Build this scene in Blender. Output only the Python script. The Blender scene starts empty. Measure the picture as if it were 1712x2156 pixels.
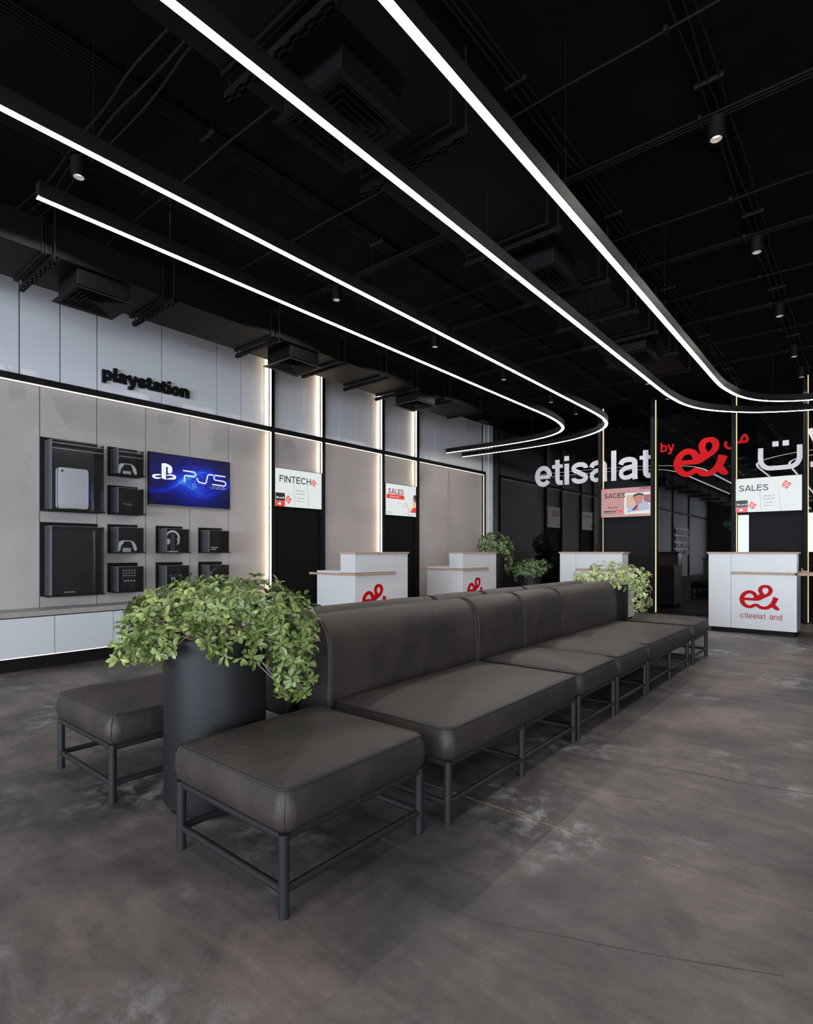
import bpy, bmesh, math, random
from mathutils import Vector, Matrix
random.seed(7)
PI = math.pi
scene = bpy.context.scene
COL = scene.collection

# ------------------------------------------------------------------ camera
F_PX = 1164.0
ANG = math.radians(39.63)
cam = bpy.data.cameras.new('camera')
cam.sensor_fit = 'HORIZONTAL'; cam.sensor_width = 36.0
cam.lens = F_PX / 1712.0 * 36.0
cam.shift_y = (1161.0 - 1078.0) / 1712.0
cam.clip_start = 0.05; cam.clip_end = 100
camo = bpy.data.objects.new('camera', cam); COL.objects.link(camo)
camo.location = (0, 0, 1.2)
camo.rotation_euler = (PI / 2, 0, ANG)
scene.camera = camo

# ------------------------------------------------------------------ world / exposure
world = bpy.data.worlds.new('world'); scene.world = world; world.use_nodes = True
bg = world.node_tree.nodes['Background']
bg.inputs[0].default_value = (0.62, 0.74, 0.95, 1); bg.inputs[1].default_value = 1.0
vs = scene.view_settings
vs.view_transform = 'Standard'; vs.look = 'None'; vs.gamma = 1.0; vs.use_curve_mapping = False
vs.exposure = 0.0

STRIP_POWER = 12.0     # radiance of the ceiling light strips
LED_POWER = 24.0        # radiance of the warm vertical leds
SPOT_POWER = 32.0
def area(name, loc, rot, sx, sy, power, color):
    l = bpy.data.lights.new(name, 'AREA'); l.shape = 'RECTANGLE'; l.size = sx; l.size_y = sy
    l.energy = power; l.color = color
    o = bpy.data.objects.new(name, l); COL.objects.link(o); o.location = loc; o.rotation_euler = rot
    return o
# daylight entering by the shop front behind the camera (y = -12) ; the side lamp on the right is added as fill
area('daylight_front', (0.2, -12.6, 1.7), (PI / 2, 0, 0), 11.6, 3.0, 2400, (0.84, 0.91, 1.0))
area('side_fill', (6.6, -5.0, 1.7), (PI / 2, 0, PI / 2), 9.0, 3.0, 900, (0.85, 0.92, 1.0))

# ------------------------------------------------------------------ materials
def mat(name, col, rough=0.5, metal=0.0, ior=1.5, spec=0.5, bump=0.0, bscale=60.0, var=0.0, vscale=4.0, coat=0.0, detail=4.0):
    m = bpy.data.materials.new(name); m.use_nodes = True
    nt = m.node_tree; b = nt.nodes['Principled BSDF']
    b.inputs['Base Color'].default_value = (*col, 1)
    b.inputs['Roughness'].default_value = rough
    b.inputs['Metallic'].default_value = metal
    b.inputs['IOR'].default_value = ior
    b.inputs['Specular IOR Level'].default_value = spec
    b.inputs['Coat Weight'].default_value = coat
    b.inputs['Coat Roughness'].default_value = 0.05
    if bump or var:
        tc = nt.nodes.new('ShaderNodeTexCoord')
    if var:
        n = nt.nodes.new('ShaderNodeTexNoise'); n.inputs['Scale'].default_value = vscale; n.inputs['Detail'].default_value = detail
        r = nt.nodes.new('ShaderNodeMapRange')
        r.inputs['From Min'].default_value = 0.3; r.inputs['From Max'].default_value = 0.7
        r.inputs['To Min'].default_value = 1 - var; r.inputs['To Max'].default_value = 1 + var
        mx = nt.nodes.new('ShaderNodeVectorMath'); mx.operation = 'SCALE'
        mx.inputs[0].default_value = col
        nt.links.new(tc.outputs['Object'], n.inputs['Vector'])
        nt.links.new(n.outputs['Fac'], r.inputs['Value'])
        nt.links.new(r.outputs[0], mx.inputs['Scale'])
        nt.links.new(mx.outputs[0], b.inputs['Base Color'])
    if bump:
        n2 = nt.nodes.new('ShaderNodeTexNoise'); n2.inputs['Scale'].default_value = bscale; n2.inputs['Detail'].default_value = 6
        bp = nt.nodes.new('ShaderNodeBump'); bp.inputs['Strength'].default_value = bump; bp.inputs['Distance'].default_value = 0.01
        nt.links.new(tc.outputs['Object'], n2.inputs['Vector'])
        nt.links.new(n2.outputs['Fac'], bp.inputs['Height'])
        nt.links.new(bp.outputs[0], b.inputs['Normal'])
    return m

def emat(name, col, s=1.0):
    m = bpy.data.materials.new(name); m.use_nodes = True
    nt = m.node_tree; b = nt.nodes['Principled BSDF']
    b.inputs['Base Color'].default_value = (0.02, 0.02, 0.02, 1)
    b.inputs['Roughness'].default_value = 0.4
    b.inputs['Emission Color'].default_value = (*col, 1)
    b.inputs['Emission Strength'].default_value = s
    return m

M = {}
M['ceiling'] = mat('ceiling_black', (0.0058, 0.0050, 0.0050), 0.9, spec=.12, var=0.25, vscale=2.5, bump=0.2, bscale=20)
M['duct'] = mat('duct_black', (0.0045, 0.0045, 0.005), 0.55, spec=.22)
M['duct_panel'] = mat('duct_panel', (0.0055, 0.0046, 0.0045), 0.6, spec=.2)
M['blackmetal'] = mat('black_metal', (0.0055, 0.0055, 0.0058), 0.65, spec=.22)
M['conduit'] = mat('conduit_black', (0.005, 0.005, 0.0055), 0.55, spec=.3)
M['matte_black'] = mat('matte_black', (0.005, 0.005, 0.0055), 0.65, spec=.2)
M['panel_black'] = mat('panel_black', (0.004, 0.004, 0.0045), 0.7, spec=.15)
M['white_gloss'] = mat('white_gloss', (0.86, 0.84, 0.87), 0.14, coat=0.4)
M['white_lam'] = mat('white_laminate', (0.72, 0.72, 0.735), 0.3)
M['wood'] = mat('beech_edge', (0.50, 0.33, 0.24), 0.5, var=0.12, vscale=30)
M['glass_black'] = mat('black_glass', (0.0015, 0.0015, 0.0018), 0.015, ior=1.62)
M['steel_frame'] = mat('charcoal_steel', (0.017, 0.0165, 0.018), 0.45, spec=.38)
M['planter'] = mat('planter_black', (0.012, 0.0116, 0.0135), 0.55, spec=.3, bump=0.15, bscale=25, var=0.1)
M['soil'] = mat('soil', (0.02, 0.014, 0.01), 0.9)
M['chrome'] = mat('chrome', (0.6, 0.6, 0.6), 0.25, metal=1.0)
M['red'] = mat('red_letter', (0.55, 0.003, 0.007), 0.5, spec=.12)
M['white_letter'] = mat('white_letter', (0.60, 0.60, 0.64), 0.4)
M['black_letter'] = mat('black_letter', (0.008, 0.008, 0.008), 0.4)
M['strip'] = emat('strip_light', (1.0, 0.96, 0.95), STRIP_POWER)
M['led'] = emat('warm_led', (1.0, 0.80, 0.55), LED_POWER)
M['led_dim'] = emat('trim_led', (1.0, 0.88, 0.78), 1.4)
M['led_gold'] = emat('gold_led', (1.0, 0.72, 0.38), 1.6)
M['lens'] = emat('downlight_lens', (1.0, 0.93, 0.85), 1.6)
M['reflector'] = mat('downlight_reflector', (0.75, 0.68, 0.62), 0.3)
M['grey_top'] = mat('grey_stone_top', (0.33, 0.30, 0.29), 0.5, var=0.1, vscale=12)

def concrete(name, col, var, rough, bump):
    m = bpy.data.materials.new(name); m.use_nodes = True
    nt = m.node_tree; b = nt.nodes['Principled BSDF']; L = nt.links.new
    tc = nt.nodes.new('ShaderNodeTexCoord')
    n1 = nt.nodes.new('ShaderNodeTexNoise'); n1.inputs['Scale'].default_value = 1.3; n1.inputs['Detail'].default_value = 8; n1.inputs['Roughness'].default_value = .6
    n2 = nt.nodes.new('ShaderNodeTexNoise'); n2.inputs['Scale'].default_value = 14; n2.inputs['Detail'].default_value = 8
    for n in (n1, n2): L(tc.outputs['Object'], n.inputs['Vector'])
    r = nt.nodes.new('ShaderNodeValToRGB')
    r.color_ramp.elements[0].position = .35; r.color_ramp.elements[1].position = .68
    r.color_ramp.elements[0].color = (*[c * (1 - var) for c in col], 1)
    r.color_ramp.elements[1].color = (*[c * (1 + var) for c in col], 1)
    L(n1.outputs['Fac'], r.inputs['Fac'])
    mr = nt.nodes.new('ShaderNodeMapRange'); mr.inputs['From Min'].default_value = .3; mr.inputs['From Max'].default_value = .7
    mr.inputs['To Min'].default_value = 1 - var * .4; mr.inputs['To Max'].default_value = 1 + var * .4
    L(n2.outputs['Fac'], mr.inputs['Value'])
    sc = nt.nodes.new('ShaderNodeVectorMath'); sc.operation = 'SCALE'
    L(r.outputs['Color'], sc.inputs[0]); L(mr.outputs[0], sc.inputs['Scale'])
    L(sc.outputs[0], b.inputs['Base Color'])
    b.inputs['Roughness'].default_value = rough
    # air holes: sparse small pits
    v = nt.nodes.new('ShaderNodeTexVoronoi'); v.inputs['Scale'].default_value = 26
    L(tc.outputs['Object'], v.inputs['Vector'])
    mp = nt.nodes.new('ShaderNodeMapRange'); mp.inputs['From Min'].default_value = 0.03; mp.inputs['From Max'].default_value = 0.10
    L(v.outputs['Distance'], mp.inputs['Value'])
    ad = nt.nodes.new('ShaderNodeMath'); ad.operation = 'MULTIPLY_ADD'; ad.inputs[1].default_value = 0.5
    L(mp.outputs[0], ad.inputs[0]); L(n2.outputs['Fac'], ad.inputs[2])
    bp = nt.nodes.new('ShaderNodeBump'); bp.inputs['Strength'].default_value = bump; bp.inputs['Distance'].default_value = 0.006
    L(ad.outputs[0], bp.inputs['Height']); L(bp.outputs[0], b.inputs['Normal'])
    return m
M['wall_concrete'] = concrete('wall_concrete', (0.43, 0.388, 0.372), 0.07, 0.6, 0.5)

def floor_mat():
    m = bpy.data.materials.new('floor_concrete'); m.use_nodes = True
    nt = m.node_tree; b = nt.nodes['Principled BSDF']; L = nt.links.new
    tc = nt.nodes.new('ShaderNodeTexCoord')
    def noise(s, d, r=.6, dist=0.0, vec=None):
        n = nt.nodes.new('ShaderNodeTexNoise'); n.inputs['Scale'].default_value = s; n.inputs['Detail'].default_value = d
        n.inputs['Roughness'].default_value = r; n.inputs['Distortion'].default_value = dist
        L(vec or tc.outputs['Object'], n.inputs['Vector']); return n
    base = noise(0.9, 9, .62, .4)
    r = nt.nodes.new('ShaderNodeValToRGB'); e = r.color_ramp.elements
    e[0].position = .40; e[0].color = (0.066, 0.060, 0.061, 1)
    e[1].position = .60; e[1].color = (0.178, 0.148, 0.136, 1)
    k = e.new(.5); k.color = (0.116, 0.098, 0.092, 1)
    L(base.outputs['Fac'], r.inputs['Fac'])
    # scuffs: pale chalky patches
    p1 = noise(1.1, 3, .5, 0); p2 = noise(9, 8, .7, .3)
    mm = nt.nodes.new('ShaderNodeMath'); mm.operation = 'MULTIPLY'
    a1 = nt.nodes.new('ShaderNodeMapRange'); a1.inputs['From Min'].default_value = .52; a1.inputs['From Max'].default_value = .64
    a2 = nt.nodes.new('ShaderNodeMapRange'); a2.inputs['From Min'].default_value = .47; a2.inputs['From Max'].default_value = .62
    L(p1.outputs['Fac'], a1.inputs['Value']); L(p2.outputs['Fac'], a2.inputs['Value'])
    L(a1.outputs[0], mm.inputs[0]); L(a2.outputs[0], mm.inputs[1])
    mx = nt.nodes.new('ShaderNodeMix'); mx.data_type = 'RGBA'; mx.inputs['B'].default_value = (0.33, 0.32, 0.315, 1)
    L(mm.outputs[0], mx.inputs['Factor']); L(r.outputs['Color'], mx.inputs['A'])
    # dark smears stretched along x
    mp = nt.nodes.new('ShaderNodeMapping'); mp.inputs['Scale'].default_value = (0.7, 3.2, 1); mp.inputs['Rotation'].default_value = (0, 0, .25)
    L(tc.outputs['Object'], mp.inputs['Vector'])
    d1 = noise(1.6, 6, .6, .2, mp.outputs[0])
    a3 = nt.nodes.new('ShaderNodeMapRange'); a3.inputs['From Min'].default_value = .52; a3.inputs['From Max'].default_value = .72; a3.inputs['To Max'].default_value = .6
    L(d1.outputs['Fac'], a3.inputs['Value'])
    mx2 = nt.nodes.new('ShaderNodeMix'); mx2.data_type = 'RGBA'; mx2.inputs['B'].default_value = (0.044, 0.041, 0.042, 1)
    L(a3.outputs[0], mx2.inputs['Factor']); L(mx.outputs['Result'], mx2.inputs['A'])
    mps = nt.nodes.new('ShaderNodeMapping'); mps.inputs['Scale'].default_value = (2.2, 9.0, 1); mps.inputs['Rotation'].default_value = (0, 0, -.1)
    L(tc.outputs['Object'], mps.inputs['Vector'])
    st1 = noise(1.0, 10, .68, .6, mps.outputs[0]); st2 = noise(3.6, 10, .7, .8)
    am = nt.nodes.new('ShaderNodeMath'); am.operation = 'ADD'; L(st1.outputs['Fac'], am.inputs[0]); L(st2.outputs['Fac'], am.inputs[1])
    a6 = nt.nodes.new('ShaderNodeMapRange'); a6.inputs['From Min'].default_value = .72; a6.inputs['From Max'].default_value = 1.28; a6.inputs['To Min'].default_value = .60; a6.inputs['To Max'].default_value = 1.38
    L(am.outputs[0], a6.inputs['Value'])
    sc0 = nt.nodes.new('ShaderNodeVectorMath'); sc0.operation = 'SCALE'; L(mx2.outputs['Result'], sc0.inputs[0]); L(a6.outputs[0], sc0.inputs['Scale'])
    # fine speckle
    sp = noise(140, 2, .5)
    a4 = nt.nodes.new('ShaderNodeMapRange'); a4.inputs['From Min'].default_value = .3; a4.inputs['From Max'].default_value = .7; a4.inputs['To Min'].default_value = .9; a4.inputs['To Max'].default_value = 1.1
    L(sp.outputs['Fac'], a4.inputs['Value'])
    sc = nt.nodes.new('ShaderNodeVectorMath'); sc.operation = 'SCALE'
    L(sc0.outputs[0], sc.inputs[0]); L(a4.outputs[0], sc.inputs['Scale']); L(sc.outputs[0], b.inputs['Base Color'])
    a5 = nt.nodes.new('ShaderNodeMapRange'); a5.inputs['To Min'].default_value = .38; a5.inputs['To Max'].default_value = .62
    L(p2.outputs['Fac'], a5.inputs['Value']); L(a5.outputs[0], b.inputs['Roughness'])
    bp = nt.nodes.new('ShaderNodeBump'); bp.inputs['Strength'].default_value = .15; bp.inputs['Distance'].default_value = .004
    L(p2.outputs['Fac'], bp.inputs['Height']); L(bp.outputs[0], b.inputs['Normal'])
    return m
M['floor'] = floor_mat()
M['joint'] = mat('joint_filler', (0.13, 0.085, 0.06), 0.8)

def leather_mat():
    m = bpy.data.materials.new('charcoal_leather'); m.use_nodes = True
    nt = m.node_tree; b = nt.nodes['Principled BSDF']; L = nt.links.new
    tc = nt.nodes.new('ShaderNodeTexCoord')
    n = nt.nodes.new('ShaderNodeTexNoise'); n.inputs['Scale'].default_value = 3.5; n.inputs['Detail'].default_value = 6
    L(tc.outputs['Object'], n.inputs['Vector'])
    r = nt.nodes.new('ShaderNodeValToRGB'); e = r.color_ramp.elements
    e[0].position = .35; e[0].color = (0.025, 0.0205, 0.0195, 1); e[1].position = .68; e[1].color = (0.053, 0.037, 0.031, 1)
    L(n.outputs['Fac'], r.inputs['Fac']); L(r.outputs['Color'], b.inputs['Base Color'])
    mr = nt.nodes.new('ShaderNodeMapRange'); mr.inputs['To Min'].default_value = .44; mr.inputs['To Max'].default_value = .62; b.inputs['Specular IOR Level'].default_value = .42
    L(n.outputs['Fac'], mr.inputs['Value']); L(mr.outputs[0], b.inputs['Roughness'])
    v = nt.nodes.new('ShaderNodeTexVoronoi'); v.inputs['Scale'].default_value = 220; v.feature = 'DISTANCE_TO_EDGE'
    w = nt.nodes.new('ShaderNodeTexNoise'); w.inputs['Scale'].default_value = 9; w.inputs['Detail'].default_value = 3; w.inputs['Distortion'].default_value = 1.5
    L(tc.outputs['Object'], v.inputs['Vector']); L(tc.outputs['Object'], w.inputs['Vector'])
    b1 = nt.nodes.new('ShaderNodeBump'); b1.inputs['Strength'].default_value = .35; b1.inputs['Distance'].default_value = .0012
    b2 = nt.nodes.new('ShaderNodeBump'); b2.inputs['Strength'].default_value = .35; b2.inputs['Distance'].default_value = .012
    L(v.outputs['Distance'], b1.inputs['Height']); L(w.outputs['Fac'], b2.inputs['Height'])
    L(b1.outputs[0], b2.inputs['Normal']); L(b2.outputs[0], b.inputs['Normal'])
    return m
M['leather'] = leather_mat()
M['piping'] = mat('leather_piping', (0.028, 0.026, 0.026), 0.45)

def leaf_mat(name, c1, c2):
    m = bpy.data.materials.new(name); m.use_nodes = True
    nt = m.node_tree; b = nt.nodes['Principled BSDF']; L = nt.links.new
    tc = nt.nodes.new('ShaderNodeTexCoord')
    n = nt.nodes.new('ShaderNodeTexNoise'); n.inputs['Scale'].default_value = 14; n.inputs['Detail'].default_value = 3
    L(tc.outputs['Object'], n.inputs['Vector'])
    r = nt.nodes.new('ShaderNodeValToRGB'); e = r.color_ramp.elements
    e[0].position = .36; e[0].color = (*c1, 1); e[1].position = .64; e[1].color = (*c2, 1)
    L(n.outputs['Fac'], r.inputs['Fac']); L(r.outputs['Color'], b.inputs['Base Color'])
    b.inputs['Roughness'].default_value = .3
    b.inputs['Subsurface Weight'].default_value = 0.0
    return m
M['leaf_a'] = leaf_mat('leaf_yellow_green', (0.05, 0.09, 0.015), (0.34, 0.40, 0.13))
M['leaf_b'] = leaf_mat('leaf_pale', (0.34, 0.42, 0.14), (0.74, 0.80, 0.40))
M['leaf_c'] = leaf_mat('leaf_mid', (0.07, 0.14, 0.05), (0.22, 0.32, 0.14))
M['leaf_d'] = leaf_mat('leaf_dark', (0.05, 0.09, 0.025), (0.20, 0.29, 0.10))
M['stem'] = mat('twig', (0.30, 0.20, 0.14), 0.7)

def glass_mat(name, tint, haze, hcol):
    m = bpy.data.materials.new(name); m.use_nodes = True
    nt = m.node_tree; nt.nodes.clear(); L = nt.links.new
    o = nt.nodes.new('ShaderNodeOutputMaterial')
    t = nt.nodes.new('ShaderNodeBsdfTransparent'); t.inputs[0].default_value = (*tint, 1)
    d = nt.nodes.new('ShaderNodeBsdfDiffuse'); d.inputs[0].default_value = (*hcol, 1)
    g = nt.nodes.new('ShaderNodeBsdfGlossy'); g.inputs['Roughness'].default_value = .02
    f = nt.nodes.new('ShaderNodeFresnel'); f.inputs['IOR'].default_value = 1.36
    x0 = nt.nodes.new('ShaderNodeMixShader'); x0.inputs[0].default_value = haze
    L(t.outputs[0], x0.inputs[1]); L(d.outputs[0], x0.inputs[2])
    x = nt.nodes.new('ShaderNodeMixShader')
    L(f.outputs[0], x.inputs[0]); L(x0.outputs[0], x.inputs[1]); L(g.outputs[0], x.inputs[2]); L(x.outputs[0], o.inputs[0])
    return m
M['acrylic'] = glass_mat('clear_acrylic', (0.96, 0.96, 0.965), .022, (.42, .38, .36))  # faint brown diffuse share imitates the room reflected in the pane
M['acrylic_side'] = glass_mat('grey_sheen_acrylic', (0.92, 0.93, 0.95), .22, (.34, .36, .40))  # grey diffuse share paints in light caught and scattered by the side pane
M['acrylic_edge'] = mat('acrylic_edge', (0.22, 0.23, 0.25), 0.2)

def blue_screen():
    m = bpy.data.materials.new('blue_wave_screen'); m.use_nodes = True
    nt = m.node_tree; b = nt.nodes['Principled BSDF']; L = nt.links.new
    b.inputs['Base Color'].default_value = (0.004, 0.004, 0.01, 1); b.inputs['Roughness'].default_value = .3
    tc = nt.nodes.new('ShaderNodeTexCoord')
    def math_(op, a, bb=None, c=None):
        n = nt.nodes.new('ShaderNodeMath'); n.operation = op
        for i, q in enumerate((a, bb, c)):
            if q is None: continue
            if isinstance(q, (int, float)): n.inputs[i].default_value = q
            else: L(q, n.inputs[i])
        return n.outputs[0]
    sx = nt.nodes.new('ShaderNodeSeparateXYZ'); L(tc.outputs['Object'], sx.inputs[0])
    yy = math_('DIVIDE', sx.outputs['Y'], .565); zz = math_('DIVIDE', sx.outputs['Z'], .33)   # -1..1 both
    cy = math_('SUBTRACT', yy, .05); cz = math_('ADD', zz, .05)
    d2 = math_('ADD', math_('MULTIPLY', cy, cy), math_('MULTIPLY', cz, math_('MULTIPLY', cz, .55)))
    glow = math_('POWER', 2.718, math_('MULTIPLY', d2, -3.0))
    # flowing lines
    n = nt.nodes.new('ShaderNodeTexNoise'); n.inputs['Scale'].default_value = 3; n.inputs['Detail'].default_value = 1
    L(tc.outputs['Object'], n.inputs['Vector'])
    ph = math_('MULTIPLY_ADD', n.outputs['Fac'], 26, math_('MULTIPLY', zz, 16))
    ln = math_('POWER', math_('ABSOLUTE', math_('SINE', ph)), 14)
    wv = math_('MULTIPLY', math_('SINE', math_('MULTIPLY_ADD', yy, 2.6, .6)), .45)
    dist = math_('ABSOLUTE', math_('SUBTRACT', zz, wv))
    band = math_('POWER', 2.718, math_('MULTIPLY', dist, -9))
    dist2 = math_('ABSOLUTE', math_('ADD', zz, wv))
    band2 = math_('POWER', 2.718, math_('MULTIPLY', dist2, -7))
    # dot mesh in the middle
    v = nt.nodes.new('ShaderNodeTexVoronoi'); v.inputs['Scale'].default_value = 55; v.inputs['Randomness'].default_value = .15
    L(tc.outputs['Object'], v.inputs['Vector'])
    dots = math_('MULTIPLY', math_('LESS_THAN', v.outputs['Distance'], .28), math_('MULTIPLY', glow, .5))
    tot = math_('ADD', math_('ADD', math_('MULTIPLY', glow, .40), math_('MULTIPLY', ln, .10)),
                math_('ADD', math_('MULTIPLY', band, .30), math_('ADD', math_('MULTIPLY', band2, .16), dots)))
    r = nt.nodes.new('ShaderNodeValToRGB'); e = r.color_ramp.elements
    e[0].position = 0; e[0].color = (.0008, .0008, .018, 1)
    e[1].position = 1; e[1].color = (.10, .55, 1.0, 1)
    k = e.new(.45); k.color = (.003, .02, .55, 1); k = e.new(.18); k.color = (.002, .003, .12, 1)
    L(tot, r.inputs['Fac']); L(r.outputs['Color'], b.inputs['Emission Color'])
    b.inputs['Emission Strength'].default_value = 1.0
    return m
M['blue_screen'] = blue_screen()
def em(key, col, s=1.0):
    if key not in M: M[key] = emat(key, col, s)
    return M[key]
em('scr_white', (0.72, 0.76, 0.76)); em('scr_black', (.004, .004, .004)); em('scr_red', (.75, .03, .02))
em('scr_grey', (.22, .24, .25)); em('scr_pale', (.55, .68, .70)); em('scr_rose', (.50, .26, .25)); em('scr_skin', (.50, .20, .16))
em('scr_sand', (.60, .42, .26)); em('scr_blueshirt', (.40, .46, .60)); em('scr_hair', (.03, .025, .03)); em('scr_yellow', (.80, .55, .25))
em('scr_logo', (.85, .9, 1.0)); em('scr_coral', (.72, .12, .12))

# ------------------------------------------------------------------ mesh helpers
class MB:
    def __init__(s): s.v = []; s.f = []
    def add(s, vs_, fs):
        o = len(s.v); s.v += [tuple(p) for p in vs_]; s.f += [tuple(i + o for i in f) for f in fs]
    def box(s, x0, x1, y0, y1, z0, z1):
        s.add([(x0, y0, z0), (x1, y0, z0), (x1, y1, z0), (x0, y1, z0), (x0, y0, z1), (x1, y0, z1), (x1, y1, z1), (x0, y1, z1)],
              [(0, 3, 2, 1), (4, 5, 6, 7), (0, 1, 5, 4), (1, 2, 6, 5), (2, 3, 7, 6), (3, 0, 4, 7)]); return s
    def cyl(s, p0, p1, r, n=12, r2=None):
        p0 = Vector(p0); p1 = Vector(p1); d = (p1 - p0).normalized(); r2 = r if r2 is None else r2
        a = d.orthogonal().normalized(); b = d.cross(a)
        vs_ = []
        for p, rr in ((p0, r), (p1, r2)):
            for i in range(n):
                t = 2 * PI * i / n; vs_.append(p + (a * math.cos(t) + b * math.sin(t)) * rr)
        fs = [(i, (i + 1) % n, n + (i + 1) % n, n + i) for i in range(n)] + [tuple(range(n))[::-1], tuple(range(n, 2 * n))]
        s.add(vs_, fs); return s
    def tube(s, pts, r, n=8, closed=False):
        P = [Vector(p) for p in pts]; N = len(P); rings = []
        prev = None
        for i in range(N):
            if closed: d = (P[(i + 1) % N] - P[i - 1])
            else: d = P[min(i + 1, N - 1)] - P[max(i - 1, 0)]
            d.normalize()
            if prev is None: a = d.orthogonal().normalized()
            else: a = (prev - d * prev.dot(d)).normalized()
            prev = a; b = d.cross(a)
            rr = r[i] if isinstance(r, (list, tuple)) else r
            rings.append([P[i] + (a * math.cos(2 * PI * k / n) + b * math.sin(2 * PI * k / n)) * rr for k in range(n)])
        vs_ = [p for q in rings for p in q]; fs = []
        for i in range(N if closed else N - 1):
            j = (i + 1) % N
            for k in range(n): fs.append((i * n + k, i * n + (k + 1) % n, j * n + (k + 1) % n, j * n + k))
        if not closed: fs += [tuple(range(n))[::-1], tuple(range((N - 1) * n, N * n))]
        s.add(vs_, fs); return s
    def lathe(s, prof, c=(0, 0, 0), n=48):
        vs_ = []; fs = []
        for (r, z) in prof:
            for i in range(n):
                t = 2 * PI * i / n; vs_.append((c[0] + r * math.cos(t), c[1] + r * math.sin(t), c[2] + z))
        for j in range(len(prof) - 1):
            for i in range(n): fs.append((j * n + i, j * n + (i + 1) % n, (j + 1) * n + (i + 1) % n, (j + 1) * n + i))
        s.add(vs_, fs); return s
    def sweep(s, pts, prof, closed=False):
        """horizontal path, profile of (side, up)"""
        N = len(pts); k = len(prof); vs_ = []; fs = []
        for i in range(N):
            a = Vector(pts[max(i - 1, 0)]); b = Vector(pts[min(i + 1, N - 1)]); d = (b - a).normalized(); nrm = Vector((-d.y, d.x, 0))
            for (u, w) in prof: vs_.append(Vector(pts[i]) + nrm * u + Vector((0, 0, w)))
        for i in range(N - 1):
            for j in range(k): fs.append((i * k + j, i * k + (j + 1) % k, (i + 1) * k + (j + 1) % k, (i + 1) * k + j))
        fs += [tuple(range(k))[::-1], tuple(range((N - 1) * k, N * k))]
        s.add(vs_, fs); return s
    def build(s, name, m, parent=None, loc=(0, 0, 0), smooth=False, bevel=0.0, kind=None):
        me = bpy.data.meshes.new(name); me.from_pydata([Vector(v) - Vector(loc) for v in s.v], [], s.f); me.validate()
        bm = bmesh.new(); bm.from_mesh(me); bmesh.ops.recalc_face_normals(bm, faces=bm.faces); bm.to_mesh(me); bm.free()
        me.materials.append(m)
        if smooth:
            me.polygons.foreach_set('use_smooth', [True] * len(me.polygons))
            me.set_sharp_from_angle(angle=math.radians(40))
        o = bpy.data.objects.new(name, me); COL.objects.link(o); o.location = loc
        if parent is not None: o.parent = parent
        if bevel:
            b = o.modifiers.new('bevel', 'BEVEL'); b.width = bevel; b.segments = 2; b.limit_method = 'ANGLE'
        if kind: o['kind'] = kind
        return o

def rootbase(name, loc): 
    o = bpy.data.objects.new(name, None); COL.objects.link(o); o.location = loc; o.empty_display_size = .1; return o
def thing(name, label, cat, loc=(0, 0, 0), group=None):
    o = rootbase(name, loc); o['label'] = label; o['category'] = cat
    if group: o['group'] = group
    return o
def tag(o, label, cat, group=None):
    o['label'] = label; o['category'] = cat
    if group: o['group'] = group
    return o
def struct(name, mb, m, parent=None, **k):
    o = mb.build(name, m, parent, **k)
    if parent is None: o['kind'] = 'structure'
    return o
def copy_tree(o, loc, label, group=None):
    r = o.copy(); COL.objects.link(r); r.location = loc; r['label'] = label
    if group: r['group'] = group
    def rec(src, dst):
        for ch in list(src.children):
            c = ch.copy(); COL.objects.link(c); c.parent = dst; rec(ch, c)
    rec(o, r); return r
# parts are built in the local coordinates of their thing (root location applied by parenting)
def dup_boxes(parent, name, m, boxes, bevel=0.0, label=None):
    for b in boxes: 
        q = MB().box(*b).build(name, m, parent, bevel=bevel)
        if label: q['label'] = label

class Plane2D:
    """puts 2-D artwork on a flat vertical face: origin o, right vector u, up z, outward normal n"""
    def __init__(s, o, u, n): s.o = Vector(o); s.u = Vector(u); s.n = Vector(n); s.w = Vector((0, 0, 1))
    def p(s, a, b, d=0.0): return s.o + s.u * a + s.w * b + s.n * d

def catmull(pts, k=6):
    out = []
    P = [pts[0]] + list(pts) + [pts[-1]]
    for i in range(1, len(P) - 2):
        p0, p1, p2, p3 = (Vector(q) for q in P[i - 1:i + 3])
        for j in range(k):
            t = j / k
            out.append(.5 * ((2 * p1) + (p2 - p0) * t + (2 * p0 - 5 * p1 + 4 * p2 - p3) * t * t + (3 * p1 - p0 - 3 * p2 + p3) * t ** 3))
    out.append(Vector(P[-2])); return out

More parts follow.
